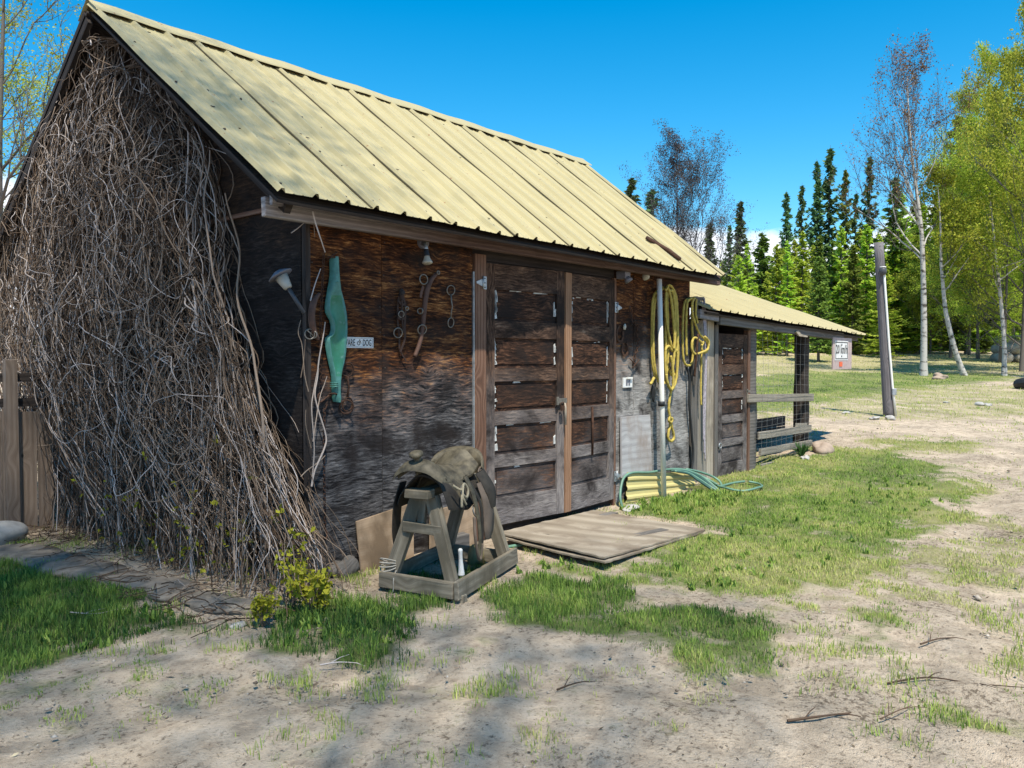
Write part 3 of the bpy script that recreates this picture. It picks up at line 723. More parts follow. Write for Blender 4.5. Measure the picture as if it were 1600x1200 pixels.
# deck below the sheets, fascia strip, back slope
m = MB(); e = np.array([0, .02, -.035]); m.prism([RA+e+(0.03, 0.02, 0), RB+e+(-.03, .02, 0), RC+e+(-.03, 0, 0), RD+e+(.03, 0, 0)], (0, 0.008, -.018)); m.build('roof_deck', M_black, shed)
BE, BD = np.array([-.43, 4.80, 2.35]), np.array([6.02, 4.80, 2.35])
ribbed_roof(BD, BE, RD+(0, 0.0, 0), RC, .228, .024, 3, 9, False).build('back_roof', [M_roof, M_screw, M_seam], shed)
m = MB(); m.prism([BD+(0, 0, -.05), BE+(0, 0, -.05), RD+(0, 0, -.05), RC+(0, 0, -.05)], (0, -.01, -.02)); m.build('back_roof_deck', M_black, shed)
m = MB()
for a, b, s in ((RD, RC, 0),):
    n = 30; P = []
    for i in range(n+1):
        t = i/n; c = a*(1-t)+b*t+np.array([0, 0, .035+.006*math.sin(i*1.7)])
        P.append([c+(0, -.17, -.118), c+(0, -.165, -.105), c+(0, -.06, -.034), c+(0, -.02, .0), c+(0, .02, 0), c+(0, .06, -.034), c+(0, .17, -.118)])
    m.grid(P, 0, False)
rc = m.build('ridge_cap', M_roof, rf)
# barge boards and rafter ends at the gable
m = MB(); m.bar(RD+(.02, .02, -.09), BE+(.02, 0, -.09), .04, .13, (0, .55, .83)); m.build('barge_board', M_black, shed)
m = MB(); m.bar(RA+(.16, .12, -.05), RD+(.16, -.02, -.11), .045, .09, (0, -.55, .83)); m.build('barge_board', M_black, shed)
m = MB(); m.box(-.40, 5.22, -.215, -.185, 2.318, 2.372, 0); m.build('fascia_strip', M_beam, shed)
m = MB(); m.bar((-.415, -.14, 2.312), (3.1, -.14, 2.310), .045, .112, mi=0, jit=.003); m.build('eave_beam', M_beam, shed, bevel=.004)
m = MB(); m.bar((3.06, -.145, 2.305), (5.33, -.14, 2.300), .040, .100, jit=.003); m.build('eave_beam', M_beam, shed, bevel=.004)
for x in np.arange(.2, 5.1, .61):
    m = MB(); m.bar((x, -.20, 2.385), (x, .35, 2.385+.55*.70), .04, .07, (0, -.6, .8)); m.build('rafter_end', M_black, shed)

# ---- doors
def door(width, seed, paint):
    """panelled door in local axes: x across, z up, front at y=0"""
    rd = random.Random(seed); m = MB(); H = 2.09; st = .095; T = .038
    m.box(0, st, 0, T, 0, H, 3 if paint.get('tan') else 0, .0015); m.box(width-st, width, 0, T, 0, H, 0, .0015)
    zs = [0, .215, .465, .565, .805, .915, 1.155, 1.265, 1.505, 1.64, 1.89, H]      # rails and panels alternate, from below
    for i in range(0, 11, 2):
        m.box(st, width-st, .002, T-.002, zs[i], zs[i+1] if i < 10 else H, 0, .0015)
    for i in range(1, 10, 2):
        z0, z1 = zs[i], zs[i+1]; x0, x1 = st, width-st
        m.box(x0, x1, .019, .027, z0, z1, 1)
        m.prism([(x0+.035, .012, z0+.03), (x1-.035, .012, z0+.03), (x1-.035, .012, z1-.03), (x0+.035, .012, z1-.03)], (0, .0068, 0), 1)
        # old white paint left along the panel edges
        if i in paint:
            for q in range(int(paint[i]*1.6)):
                side = rd.choice(paint['sides'])
                a = rd.uniform(z0+.01, z1-.05); L = rd.uniform(.015, .10); w = rd.uniform(.005, .032)
                if side == 'l': xx = x0+rd.uniform(.004, .016)
                elif side == 'r': xx = x1-.03+rd.uniform(.0, .012)
                if side in 'lr':
                    pts = [(xx, .0110, a), (xx+w, .0110, a+rd.uniform(0, .01)), (xx+w*rd.uniform(.4, 1), .0110, a+L*.6), (xx+w*rd.uniform(.3, .9), .0110, min(a+L, z1-.004)), (xx-.002, .0110, min(a+L*.8, z1-.006))]
                else:
                    zz = z1-rd.uniform(.006, .02) if side == 't' else z0+rd.uniform(.002, .02); xx = rd.uniform(x0+.02, x1-.14)
                    pts = [(xx, .0110, zz), (xx+L*1.2, .0110, zz+.003), (xx+L*1.0, .0110, zz+w*.5), (xx+.012, .0110, zz+w*.6)]
                m.prism(pts, (0, .008, 0), 2)
    return m
def place(m, loc, ang):
    c, s = math.cos(ang), math.sin(ang)
    m.v = [(loc[0]+x*c-y*s, loc[1]+x*s+y*c, loc[2]+z) for x, y, z in m.v]; return m
DL = math.atan2(-.085, .92); DR = math.atan2(.075, .88)
dl = place(door(.915, 2, {1: 2, 3: 5, 5: 4, 7: 9, 9: 15, 'sides': 'lllrt'}), (1.632, -.012, .09), DL).build('door', [M_door, M_panel, M_paintflake], shed)
dr = place(door(.865, 7, {5: 3, 7: 10, 9: 16, 'sides': 'lrrt', 'tan': 1}), (2.565, -.095, .085), DR).build('door', [M_door, M_panel, M_paintflake, M_tan], shed)
def strap_hinge(x, y, z, flip, par):
    m = MB(); s = -1 if flip else 1
    m.prism([(x-s*.075, y, z+.005), (x, y, z+.032), (x, y, z-.032), (x-s*.075, y, z-.008)] if s > 0 else [(x, y, z+.032), (x+.075, y, z+.005), (x+.075, y, z-.008), (x, y, z-.032)], (0, -.004, 0))
    m.box(x, x+s*.04, y-.004, y, z-.05, z+.05) if s > 0 else m.box(x-.04, x, y-.004, y, z-.05, z+.05)
    m.tube([(x, y-.006, z-.05), (x, y-.006, z+.05)], .007, 8)
    for dz in (-.035, 0, .035): m.lathe((x+s*.02, y-.004, z+dz), (0, -1, 0), [(0, .006), (.003, .005), (.0031, 0)], 6, 1)
    return m.build('hinge', [M_galv, M_black], par)
strap_hinge(1.585, -.026, 2.02, False, shed); strap_hinge(3.475, -.02, 1.92, True, dr); strap_hinge(3.475, -.02, .30, True, dr)
m = MB(); m.box(1.505, 1.628, -.022, .02, 0, 2.24, 0, .002); m.build('door_jamb', M_jamb, shed, bevel=.003)
m = MB(); m.box(3.438, 3.478, -.010, .03, 0, 2.20, 0, .002); m.build('door_jamb', M_jamb, shed)
m = MB(); m.box(1.489, 1.498, -.018, .0, 0.3, 2.1); m.build('metal_edge_strip', M_galv, shed)
# hasp, padlock, hanging peg
hp = fy(877, 626, -.105)
m = MB(); m.box(hp[0]-.055, hp[0]+.07, hp[1]-.010, hp[1]-.004, hp[2]-.022, hp[2]+.022); m.box(hp[0]-.075, hp[0]-.045, hp[1]-.012, hp[1]-.002, hp[2]-.035, hp[2]+.035)
hs_ = m.build('hasp', M_steel, dl)
m = MB(); m.torus((hp[0]-.02, hp[1]-.028, hp[2]-.03), (0.4, 1, 0), .018, .004, 14, 6); m.obox((hp[0]-.02, hp[1]-.030, hp[2]-.062), (1, 0, 0), (0, 1, 0), (0, 0, 1), (.04, .016, .042)); m.build('padlock', M_rust, hs_)
m = MB(); m.tube([(hp[0]+.035, hp[1]-.012, hp[2]-.02), (hp[0]+.037, hp[1]-.016, hp[2]-.06), (hp[0]+.04, hp[1]-.016, hp[2]-.21)], [.006, .012, .010], 8); m.build('wooden_peg', M_pale, dr)
a = fy(925.5, 636, -.062); b = fy(925.5, 711, -.062)
m = MB(); m.tube([a+(0, .02, 0), a, a*.5+b*.5+(0.003, -.004, 0), b], .011, 8); m.build('pull_bar', M_rust, dr)
# metal flashing at the base of the wall left of the yellow sheet
# ================================================================== LEAN-TO
lt = empty('lean_to', (7.4, 1.2, 0), 'low open lean-to with yellow metal roof, old panelled door and wire mesh front', 'lean-to')
LA, LB = np.array([4.99, -.20, 1.965]), np.array([10.30, -.20, 1.80]); LC, LDn = np.array([10.3, 2.35, 2.74]), np.array([4.99, 2.35, 2.93])
ribbed_roof(LA, LB, LC, LDn, .228, .024, 8, 21).build('roof', [M_roof, M_screw, M_seam], lt)
m = MB(); m.prism([LA+(.05, .05, -.03), LB+(-.05, .05, -.03), LC+(-.05, 0, -.03), LDn+(.05, 0, -.03)], (0, .006, -.018)); m.build('roof_deck', M_black, lt)
m = MB(); m.bar((5.42, -.10, 1.87), (9.45, -.10, 1.765), .05, .105, jit=.004); m.build('eave_beam', M_greydk, lt, bevel=.004)
m = MB(); m.bar((4.96, -.09, 1.92), (5.40, -.09, 1.90), .05, .10, jit=.003); m.build('beam_stub', M_beamgrey, lt, bevel=.004)
m = MB(); m.bar((9.2, -.05, 1.76), (10.25, -.05, 1.745), .04, .055, jit=.003); m.build('beam_stub', M_greydk, lt)
m = MB(); m.prism([(7.55, -.13, 1.79), (7.62, -.13, 1.81), (7.72, -.13, 1.765), (7.95, -.13, 1.745), (7.95, -.13, 1.725), (7.66, -.13, 1.735)], (0, -.02, 0)); m.build('bracket', M_pale, lt)
# weathered upright boards beside the far corner of the shed
for x0, x1, mt in ((4.975, 5.12, M_greydk), (5.125, 5.34, M_grey), (5.345, 5.50, M_pale)):
    m = MB(); m.box(x0, x1, -.004, .02, 0, 1.86, 0, .003); m.build('wall_board', mt, lt)
m = MB(); m.box(5.505, 5.585, -.02, .06, 0, 1.82, 0, .003); m.build('door_post', M_greydk, lt)
ldoor = MB(); ldoor = door(.76, 12, {5: 2, 7: 12, 9: 10, 'sides': 'lltr'}); ldoor.v = [(x, y, z*.815) for x, y, z in ldoor.v]
ldd = place(ldoor, (5.60, -.012, .02), 0).build('door', [M_door, M_panel, M_paintflake], lt)
m = MB(); m.box(6.345, 6.375, -.02, -.013, 1.0, 1.06); m.box(6.355, 6.44, -.02, -.014, 1.015, 1.045); m.build('hasp', M_steel, ldd)
m = MB(); m.torus((5.62, -.03, .42), (0, 1, 0), .03, .006, 12, 6); m.build('ring_pull', M_galv, ldd)
def post(x0, x1, y0, y1, z1, mt=M_greydk):
    m = MB(); z0 = float(terrain((x0+x1)/2, (y0+y1)/2))-.1
    n = 9; P = []
    for k in range(17):
        t = 2*math.pi*k/16; row = []
        for i in range(n):
            z = z0+(z1-z0)*i/(n-1); w = 1+.06*math.sin(k*3.1+i*.8)+.04*math.sin(i*2+k)
            sq = 1/max(abs(math.cos(t)), abs(math.sin(t)))**.65
            row.append(((x0+x1)/2+(x1-x0)/2*math.cos(t)*w*sq, (y0+y1)/2+(y1-y0)/2*math.sin(t)*w*sq, z))
        P.append(row)
    return m.grid(np.array(P).transpose(0, 1, 2)).build('post', mt, lt)
m = MB(); m.box(6.38, 6.44, -.02, .05, .02, 1.78, 0, .003); m.build('door_post', M_jamb, lt)
post(6.47, 6.70, .0, .17, 1.86, M_greydk); post(8.30, 8.50, .02, .19, 1.82, M_black); post(6.5, 6.66, 2.2, 2.36, 2.78, M_black); post(9.9, 10.06, 2.2, 2.36, 2.68, M_black)
def rail(x0, z0, x1, z1, w, y=-.03, t=.03, mt=M_grey, jit=.006):
    m = MB(); m.bar((x0, y, z0), (x1, y, z1), t, w, jit=jit); return m.build('rail', mt, lt, bevel=.003)
p0, p1 = fy(1168, 622, -.03), fy(1270, 620.5, -.03); rail(p0[0], p0[2], p1[0], p1[2], .10)
for a, b, w in (((1185, 681), (1267, 669), .095), ((1187, 707), (1268, 692), .085), ((1189, 731), (1262, 714), .085)):
    p0, p1 = fy(*a, -.03), fy(*b, -.03); rail(p0[0], p0[2], p1[0], p1[2], w)
p0, p1 = fy(1246, 664, -.05), fy(1262, 664, -.05); rail(p0[0], p0[2], p1[0], p1[2], .05)
m = MB()                     # wire mesh between the posts
for x in np.arange(6.72, 8.42, .155):
    m.tube([(x+.01*math.sin(z*5+x*3), .19 if False else -.055+.008*math.sin(z*4+x), z) for z in np.linspace(.1, 1.76, 7)], .0015, 3, cap=False)
for z in list(np.arange(.12, .75, .07))+list(np.arange(.80, 1.76, .145)):
    m.tube([(x, -.055+.008*math.sin(z*4+x), z+.018*math.sin(x*2.3+z*3)-.02) for x in np.linspace(6.55, 8.42, 9)], .0015, 3, cap=False)
m.build('wire_mesh', M_wire, lt)
for i in range(3):
    m = MB(); m.box(6.45, 9.9, .95, .98, i*.17, .16+i*.17, 0, .004); m.build('back_board', M_black, lt)
m = MB(); m.box(5.0, 6.42, 2.20, 2.23, 0, 2.85); m.build('back_wall', M_black, lt)
m = MB(); m.box(6.40, 6.43, .06, 2.2, 0, 1.95); m.build('inner_wall', M_black, lt)

# speed sign at the end of the eave
def text_mesh(body, height, mat, name, origin, xdir, nrm, parent, width=None, rot=0.0, thick=.0015, align='CENTER'):
    cu = bpy.data.curves.new('lettering', 'FONT'); cu.body = body; cu.size = 1.0; cu.align_x = align; cu.align_y = 'CENTER'; cu.extrude = 0.0; cu.offset = .014; cu.resolution_u = 3
    ob = bpy.data.objects.new('lettering_source', cu); COL.objects.link(ob); bpy.context.view_layer.update()
    me = bpy.data.meshes.new_from_object(ob.evaluated_get(bpy.context.evaluated_depsgraph_get()))
    bpy.data.objects.remove(ob); V = np.zeros(len(me.vertices)*3); me.vertices.foreach_get('co', V); V = V.reshape(-1, 3)
    h = V[:, 1].max()-V[:, 1].min(); w = V[:, 0].max()-V[:, 0].min(); V[:, 1] -= (V[:, 1].max()+V[:, 1].min())/2
    if align == 'CENTER': V[:, 0] -= (V[:, 0].max()+V[:, 0].min())/2
    sy = height/h; sx = (width/w) if width else sy
    X = V[:, 0]*sx; Y = V[:, 1]*sy; c, s = math.cos(rot), math.sin(rot); X, Y = X*c-Y*s, X*s+Y*c
    xd = np.array(xdir, float); xd /= np.linalg.norm(xd); nr = np.array(nrm, float); nr /= np.linalg.norm(nr); yd = np.cross(nr, xd)
    P = np.array(origin)+X[:, None]*xd+Y[:, None]*yd+nr*thick
    me.vertices.foreach_set('co', (P-ORIG[parent.name]).ravel()); me.update(); me.name = name
    return finish(name, me, mat, parent, origin)
s0, s1 = fy(1302, 527, -.14), fy(1331, 532, -.14); z1_, z0_ = fy(1302, 527, -.14)[2], fy(1302, 574, -.14)[2]
sg = empty('speed_sign', (float(s0[0]+s1[0])/2, -.14, z0_), 'white 20 km/h speed limit sign on pinkish board hanging from the lean-to eave', 'sign')
m = MB(); m.box(s0[0], s1[0], -.14, -.12, z0_-.03, z1_, 0); m.build('board', M_pinkboard, sg)
q0, q1 = fy(1305, 532, -.145), fy(1325, 563, -.145)
m = MB(); m.prism([(q0[0], -.141, q1[2]), (q1[0], -.141, q1[2]), (q1[0], -.141, q0[2]), (q0[0], -.141, q0[2])], (0, -.004, 0)); m.build('plate', M_white, sg)
w_ = q1[0]-q0[0]; cx_ = (q0[0]+q1[0])/2; cz_ = (q0[2]+q1[2])/2
m = MB(); b = .012
for x0, x1, zz0, zz1 in ((q0[0]+.02, q1[0]-.02, q0[2]-.03, q0[2]-.03+b), (q0[0]+.02, q1[0]-.02, q1[2]+.03-b, q1[2]+.03), (q0[0]+.02, q0[0]+.02+b*1.5, q1[2]+.031, q0[2]-.031), (q1[0]-.02-b*1.5, q1[0]-.02, q1[2]+.031, q0[2]-.031)):
    m.box(x0, x1, -.1468, -.1452, zz0, zz1)
for zz in (q0[2]-.06, q1[2]+.06): m.lathe((cx_, -.1452, zz), (0, -1, 0), [(0, .016), (.004, .014), (.0041, 0)], 8)
m.build('border', M_blacktext, sg)
text_mesh('20 km/h', .135, M_blacktext, 'lettering', (cx_, -.1455, cz_+.02), (1, 0, 0), (0, -1, 0), sg, w_*.86)
o0 = fy(1314, 569, -.145); m = MB(); m.box(o0[0]-.06, o0[0]+.06, -.147, -.141, o0[2]-.035, o0[2]+.035); m.build('reflector', M_orange, sg)

# ================================================================== THINGS ON THE FRONT WALL
# neck yoke, green: outline in photo pixels on the wall plane, hollowed out
def yoke():
    m = MB(); yk = empty('neck_yoke', fy(521, 628, -.05), 'green painted carved wooden neck yoke hanging beside the warning sign', 'yoke')
    rows = [(402, 513, 521), (408, 512, 522), (425, 512.5, 523), (440, 511, 525), (452, 508.5, 527), (462, 507, 530), (470, 505.5, 532.5), (480, 504.5, 535), (488, 505, 536.5), (494, 508, 537), (500, 511.5, 537.3), (508, 513.5, 537.5), (516, 513.5, 537.5), (523, 511.5, 537.5), (528, 505, 537.5), (533, 504.5, 537), (545, 506, 536.5), (556, 508, 535), (566, 510, 533), (576, 512.5, 530), (588, 514.5, 527), (600, 515, 525.5), (612, 515.5, 525), (616, 516, 525), (622, 516, 526), (628, 518, 524)]
    P = []; Q = []; n = 13
    for py, xl, xr in rows:
        hollow = max(0, min(1, (py-448)/22))*max(0, min(1, (590-py)/35)); row = []; row2 = []
        for k in range(n):
            t = k/(n-1); px = xl+(xr-xl)*t; p = fy(px, py, 0)
            w = math.sqrt(max(0, 1-(2*t-1)**2)); dep = .02+.055*w
            dish = max(0, 1-((2*t-1)/.82)**2)*hollow
            row.append((p[0], -dep+.052*dish*1.0, p[2])); row2.append((p[0], -.018+.015*w, p[2]))
        P.append(row); Q.append(row2)
    P = np.array(P); m.grid(P, 0); m.grid(np.array(Q)[:, ::-1], 0)
    m.grid(np.array([[P[i, 0], np.array(Q)[i, 0]] for i in range(len(P))])); m.grid(np.array([[np.array(Q)[i, -1], P[i, -1]] for i in range(len(P))]))
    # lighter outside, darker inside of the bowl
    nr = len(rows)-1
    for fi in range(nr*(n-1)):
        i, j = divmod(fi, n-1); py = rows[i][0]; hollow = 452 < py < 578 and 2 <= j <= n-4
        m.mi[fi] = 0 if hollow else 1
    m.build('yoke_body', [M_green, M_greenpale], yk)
    for py in (441, 598, 601, 604):
        a, b = fy(515.5, py, -.03), fy(525, py, -.03); m = MB(); m.tube([a+(0, 0.0, 0), a*.5+b*.5+(0, -.055, 0), b], .0035, 5); m.build('band', M_greenpale, yk)
    for py, w in ((404, 6), (617, 6)):
        m = MB(); c = fy(518 if py < 500 else 520.5, py, -.035); m.torus(c, (.2, .3, 1), .027, .006, 14, 6); m.build('iron_ring', M_rust, yk)
    a = fy(525, 397, -.02); m = MB(); m.tube(curve([fy(515, 404, -.05), fy(519, 399, -.06), fy(524, 396, -.03), fy(527, 394, .0)], 4), .004, 5); m.build('hook', M_rust, yk)
yoke()
# warning sign
a0, a1 = fy(489, 519, -.006), fy(583.5, 528, -.006); za, zb = fy(583, 527.5, -.006)[2], fy(583, 544, -.006)[2]
ws = empty('warning_sign', ((a0[0]+a1[0])/2, -.004, zb), 'small white warning sign about a dog, half hidden behind the green yoke', 'sign')
x0 = .165; x1 = a1[0]
m = MB(); m.box(x0, x1, -.006, -.002, zb, za); m.build('plate', M_white, ws)
m = MB(); mz = .006
for (u0, u1, v0, v1) in ((x0+mz, x1-mz, za-mz-.002, za-mz), (x0+mz, x1-mz, zb+mz, zb+mz+.002), (x0+mz, x0+mz+.002, zb+mz+.003, za-mz-.003), (x1-mz-.002, x1-mz, zb+mz+.003, za-mz-.003)): m.box(u0, u1, -.0075, -.0062, v0, v1)
m.build('border', M_plastic, ws)
zc = (za+zb)/2; hh = (za-zb)
text_mesh('BEWARE', hh*.62, M_blacktext, 'lettering', (.287, -.0062, zc), (1, 0, 0), (0, -1, 0), ws, .132)
text_mesh('OF', hh*.40, M_blacktext, 'lettering', (.388, -.0062, zc), (1, 0, 0), (0, -1, 0), ws, .040, R(40))
text_mesh('DOG', hh*.62, M_blacktext, 'lettering', (.455, -.0062, zc), (1, 0, 0), (0, -1, 0), ws, .072)
for dx, dz in ((.006, .006),): pass
# leather collar pad left of the yoke with buckle
hc = empty('collar_strap', fy(492, 530, -.03), 'reddish brown curved leather collar strap hanging left of the green yoke', 'strap')
m = MB(); c = curve([fy(499, 459, -.04), fy(491, 470, -.05), fy(487, 490, -.055), fy(489, 512, -.05), fy(497, 531, -.04)], 5)
m.tube(c, np.interp(np.linspace(0, 1, len(c)), [0, .3, .7, 1], [.010, .022, .022, .012]), 8); m.build('strap', M_leather, hc)
m = MB(); m.torus(fy(484, 522, -.05), (.3, 1, 0), .032, .004, 14, 5); m.torus(fy(490, 523, -.055), (.9, .5, 0), .022, .004, 12, 5); m.tube([fy(480, 516, -.05), fy(493, 528, -.05)], .004, 5); m.build('buckle', M_steel, hc)

def chain(name, pts, label, mat=M_rust, L=.030, r=.0032, w=.0095):
    P = np.array(pts); d = np.concatenate([[0], np.cumsum(np.linalg.norm(P[1:]-P[:-1], axis=1))]); n = int(d[-1]/(L*.82)); m = MB()
    for i in range(n):
        s = (i+.5)*d[-1]/n; c = np.array([np.interp(s, d, P[:, k]) for k in range(3)]); c2 = np.array([np.interp(min(s+.01, d[-1]), d, P[:, k]) for k in range(3)])-np.array([np.interp(max(s-.01, 0), d, P[:, k]) for k in range(3)])
        c2 /= np.linalg.norm(c2); nrm = np.cross(c2, (0, 1, 0) if i % 2 else (1, .3, 0)); nrm /= np.linalg.norm(nrm)
        m.torus(c, nrm, w, r, 10, 4, 0, L*.5/w, c2)
    return m
cm = chain('chain', [fy(506, 394, -.03), fy(504, 440, -.035), fy(501, 500, -.04), fy(500, 560, -.03), fy(502, 600, -.03)], '')
o = cm.build('chain', M_rust); tag(o, 'rusty chain hanging down the wall right behind the green yoke', 'chain')
cm = chain('chain', [fy(512, 628, -.03), fy(507, 640, -.03), fy(506, 700, -.03), fy(507, 770, -.03), fy(508, 826, -.03)], '')
cm.tube(curve([fy(508, 826, -.03), fy(511, 836, -.04), fy(508, 842, -.045), fy(503, 838, -.04)], 5), .005, 6)
o = cm.build('chain', M_rust); tag(o, 'lower rusty chain with a hook at its end near the shed corner', 'chain')
m = MB(); c = curve([fy(511, 605, -.03), fy(504, 612, -.035), fy(497, 618, -.04), fy(500, 628, -.04), fy(509, 622, -.04), fy(514, 618, -.03)], 5); m.tube(c, .006, 6)
o = m.build('iron_hook', M_rust); tag(o, 'rusty bent iron hook hanging beside the foot of the green yoke', 'hook')

def bit(name, top, bot, label, r_ring, mat, joint=False, bar=.007, extra=False):
    t, b = fy(*top, -.02), fy(*bot, -.02); e = empty(name, b-(0, 0, r_ring), label, 'horse bit', 'horse bits hung on the front wall')
    for c, s in ((t, 1), (b, -1)):
        m = MB(); m.torus(c, (.15*s, 1, .1), r_ring, bar*.62, 18, 6); m.build('ring', mat, e)
    m = MB(); a = t-(0, 0, r_ring); z = b+(0, 0, r_ring); mid = (a+z)/2+(.004, -.012, 0)
    m.tube([a+(0, 0, .006), a*.7+z*.3+(0, -.006, 0), mid, a*.3+z*.7+(0, -.006, 0), z-(0, 0, .006)], [bar, bar*.85, bar*.7, bar*.85, bar], 8); m.build('mouthpiece', mat, e)
    if extra:
        m = MB(); m.torus(b+(-.018, -.012, -.015), (.4, 1, .2), r_ring*1.0, bar*.6, 16, 6); m.build('ring', mat, e)
bit('horse_bit', (543, 577.5), (543, 632), 'rusty horse bit with three rings hanging below the small white warning sign', .046, M_rust, True, .009, True)
bit('horse_bit', (704.5, 453.5), (704.5, 504), 'slim pale metal snaffle bit hanging nearest the left door hinge', .036, M_steel, False, .0065)
# bridle of dark narrow straps
br = empty('bridle', fy(628, 566, -.02), 'tangled dark leather bridle with rings on the plywood wall', 'bridle')
def strap(par, pts, w=.016, t=.004, mt=M_leatherdk, y=-.02, name='strap', n=5):
    c = curve([fy(px, py, y if len(q) == 0 else q[0]) for px, py, *q in pts], n); m = MB(); P = []
    T = np.gradient(c, axis=0)
    for p, tt in zip(c, T):
        s = np.cross(tt, (0, 1, 0)); s /= np.linalg.norm(s)+1e-9
        P.append([p-s*w/2, p-s*w/2+(0, -t, 0), p+s*w/2+(0, -t, 0), p+s*w/2, p-s*w/2])
    m.grid(P, 0, False); return m.build(name, mt, par)
strap(br, [(627, 455), (622, 470), (621, 500), (623, 520), (624, 545)]); strap(br, [(628, 456), (633, 480), (632, 510), (632, 530), (625, 550)], .016, y=-.03)
strap(br, [(626, 458), (627, 480), (625, 500)], .012, y=-.035); strap(br, [(624, 545), (627, 552), (634, 564)], .010); strap(br, [(629, 460), (628, 490), (630, 520)], .010, y=-.04)
strap(br, [(622, 470), (628, 476), (634, 474)], .014, y=-.034); strap(br, [(621, 496), (627, 499), (633, 496)], .014, y=-.036)
m = MB(); m.blob(fy(627.5, 458, -.03), .024, .018, .028, 3, .3, 8); m.build('buckle_cluster', M_black, br)
for c, r in (((627, 491), .022), ((622, 520), .034), ((636, 482), .012)):
    m = MB(); m.torus(fy(*c, -.04), (.2, 1, .1), r, .004, 16, 5); m.build('ring', M_steel, br)
# curved hame with strap and rings
hm = empty('hame', fy(655, 556, -.02), 'reddish curved wooden hame with iron rings below the wall lamp', 'hame')
c = curve([fy(684, 426, -.025), fy(676, 434, -.04), fy(669, 447, -.05), (fy(665, 465, -.05)), fy(662, 490, -.045), fy(660, 512, -.04), fy(656, 535, -.035), fy(648, 557, -.03)], 5)
m = MB(); m.tube(c, np.interp(np.linspace(0, 1, len(c)), [0, .1, .3, .8, 1], [.012, .016, .021, .017, .014]), 8); m.build('hame_body', M_leather, hm)
for cc, r, nn in (((662, 436.5), .035, (0.1, 1, 0)), ((659.5, 515), .034, (.3, 1, .2)), ((656.5, 486), .020, (.9, .5, 0)), ((685, 426), .012, (0, 1, 0))):
    m = MB(); m.torus(fy(*cc, -.05), nn, r, .0045, 18, 6); m.build('ring', M_steel, hm)
strap(hm, [(661, 447), (658, 458), (657, 465)], .022, mt=M_leather, y=-.05)
# wall lamp: round box, arm, bulb
wl = empty('wall_lamp', fy(666, 408, -.09), 'grey outdoor wall lamp with a bare spot bulb under the eave', 'lamp')
c = fy(659, 379, 0); m = MB(); m.lathe(c, (0, -1, 0), [(0, .045), (.03, .045), (.036, .038), (.038, .0)], 20); m.build('junction_box', M_greyplastic, wl)
e0 = fy(661, 381, -.05); e1 = fy(666, 392, -.10); e2 = fy(667, 402, -.11)
m = MB(); m.tube([c+(0, -.036, 0), e0, e0*.5+e1*.5+(0, -.01, .01), e1], [.014, .014, .014, .018], 10); m.build('arm', M_galv, wl)
dd = (e2-e1)/np.linalg.norm(e2-e1); m = MB(); m.lathe(e1-dd*.01, dd, [(0, .0), (.0, .018), (.05, .021), (.052, .024)], 14); m.build('socket', M_plastic, wl)
m = MB(); m.lathe(e1+dd*.04, dd, [(0, .019), (.02, .024), (.045, .037), (.05, .037), (.056, .028), (.058, 0)], 16); m.build('bulb', M_glass, wl)
# garden light stuck against the dark wall at the corner (a stake lamp hung head up)
gl = empty('stake_lamp', fy(475, 488, -.10), 'small grey solar stake lamp leaning against the black gable corner', 'lamp')
# it hangs on the gable side: plane x = -.10
gx = lambda px, py, x=-.10: hit(px, py, 0, x)
a = gx(475, 489); r_ = ray(436, 427); b = CAM+r_*(((a-CAM)@FW)/(r_@FW)); d = (b-a)/np.linalg.norm(b-a); Lh = np.linalg.norm(b-a)
m = MB(); m.tube([a, a+d*Lh*.72], [.013, .013], 8); m.build('stake', M_plastic, gl)
m = MB(); m.lathe(a+d*Lh*.62, d, [(0, .0), (0, .024), (.01, .028), (.085, .043), (.087, 0)], 14); m.build('lens', M_glass, gl)
m = MB(); m.lathe(a+d*(Lh*.62+.09), d, [(0, 0), (0, .078), (.005, .080), (.018, .058), (.034, .026), (.038, 0)], 20); m.build('cap', M_greyplastic, gl)
# rusty horseshoes and chain right of the doors
hs2 = empty('horseshoe', fy(973, 548, -.02), 'pair of rusty horseshoes nailed on the wall right of the doors', 'horseshoe') if False else None
def horseshoe(c, r, ang, label):
    m = MB(); pts = [np.array(c)+np.array([math.cos(t+ang)*r*.9, 0, math.sin(t+ang)*r*1.15]) for t in np.linspace(-.3*math.pi, 1.3*math.pi, 18)]
    P = []; T = np.gradient(np.array(pts), axis=0)
    for p, t in zip(pts, T):
        s = np.cross(t, (0, 1, 0)); s /= np.linalg.norm(s); P.append([p-s*.011, p-s*.011+(0, -.009, 0), p+s*.011+(0, -.009, 0), p+s*.011, p-s*.011])
    m.grid(P, 0, False); o = m.build('horseshoe', M_rust); tag(o, label, 'horseshoe', 'horseshoes right of the doors')
horseshoe(fy(968, 522, -.008), .062, R(150), 'upper rusty horseshoe on the wall right of the double doors')
horseshoe(fy(976, 545, -.010), .058, R(190), 'lower rusty horseshoe below the other one right of the doors')
cm = chain('chain', [fy(984, 478, -.025), fy(987, 500, -.03), fy(996, 510, -.025), fy(997, 540, -.03), fy(991, 560, -.03), fy(990, 572, -.025)], '', L=.04, r=.005, w=.013)
cm.tube([fy(984, 560, -.03), fy(995, 572, -.03)], .006, 6); cm.tube([fy(999, 562, -.035), fy(988, 575, -.035)], .006, 6)
o = cm.build('chain', M_rust); tag(o, 'heavy rusty chain hanging beside the horseshoes under the eave', 'chain')
m = MB(); m.blob(fy(976, 511, -.02), .02, .012, .028, 8, .2, 8); o = m.build('floodlight', M_glass) ; tag(o, 'small pale knob on the wall above the two horseshoes', 'knob'); o.name = 'knob'
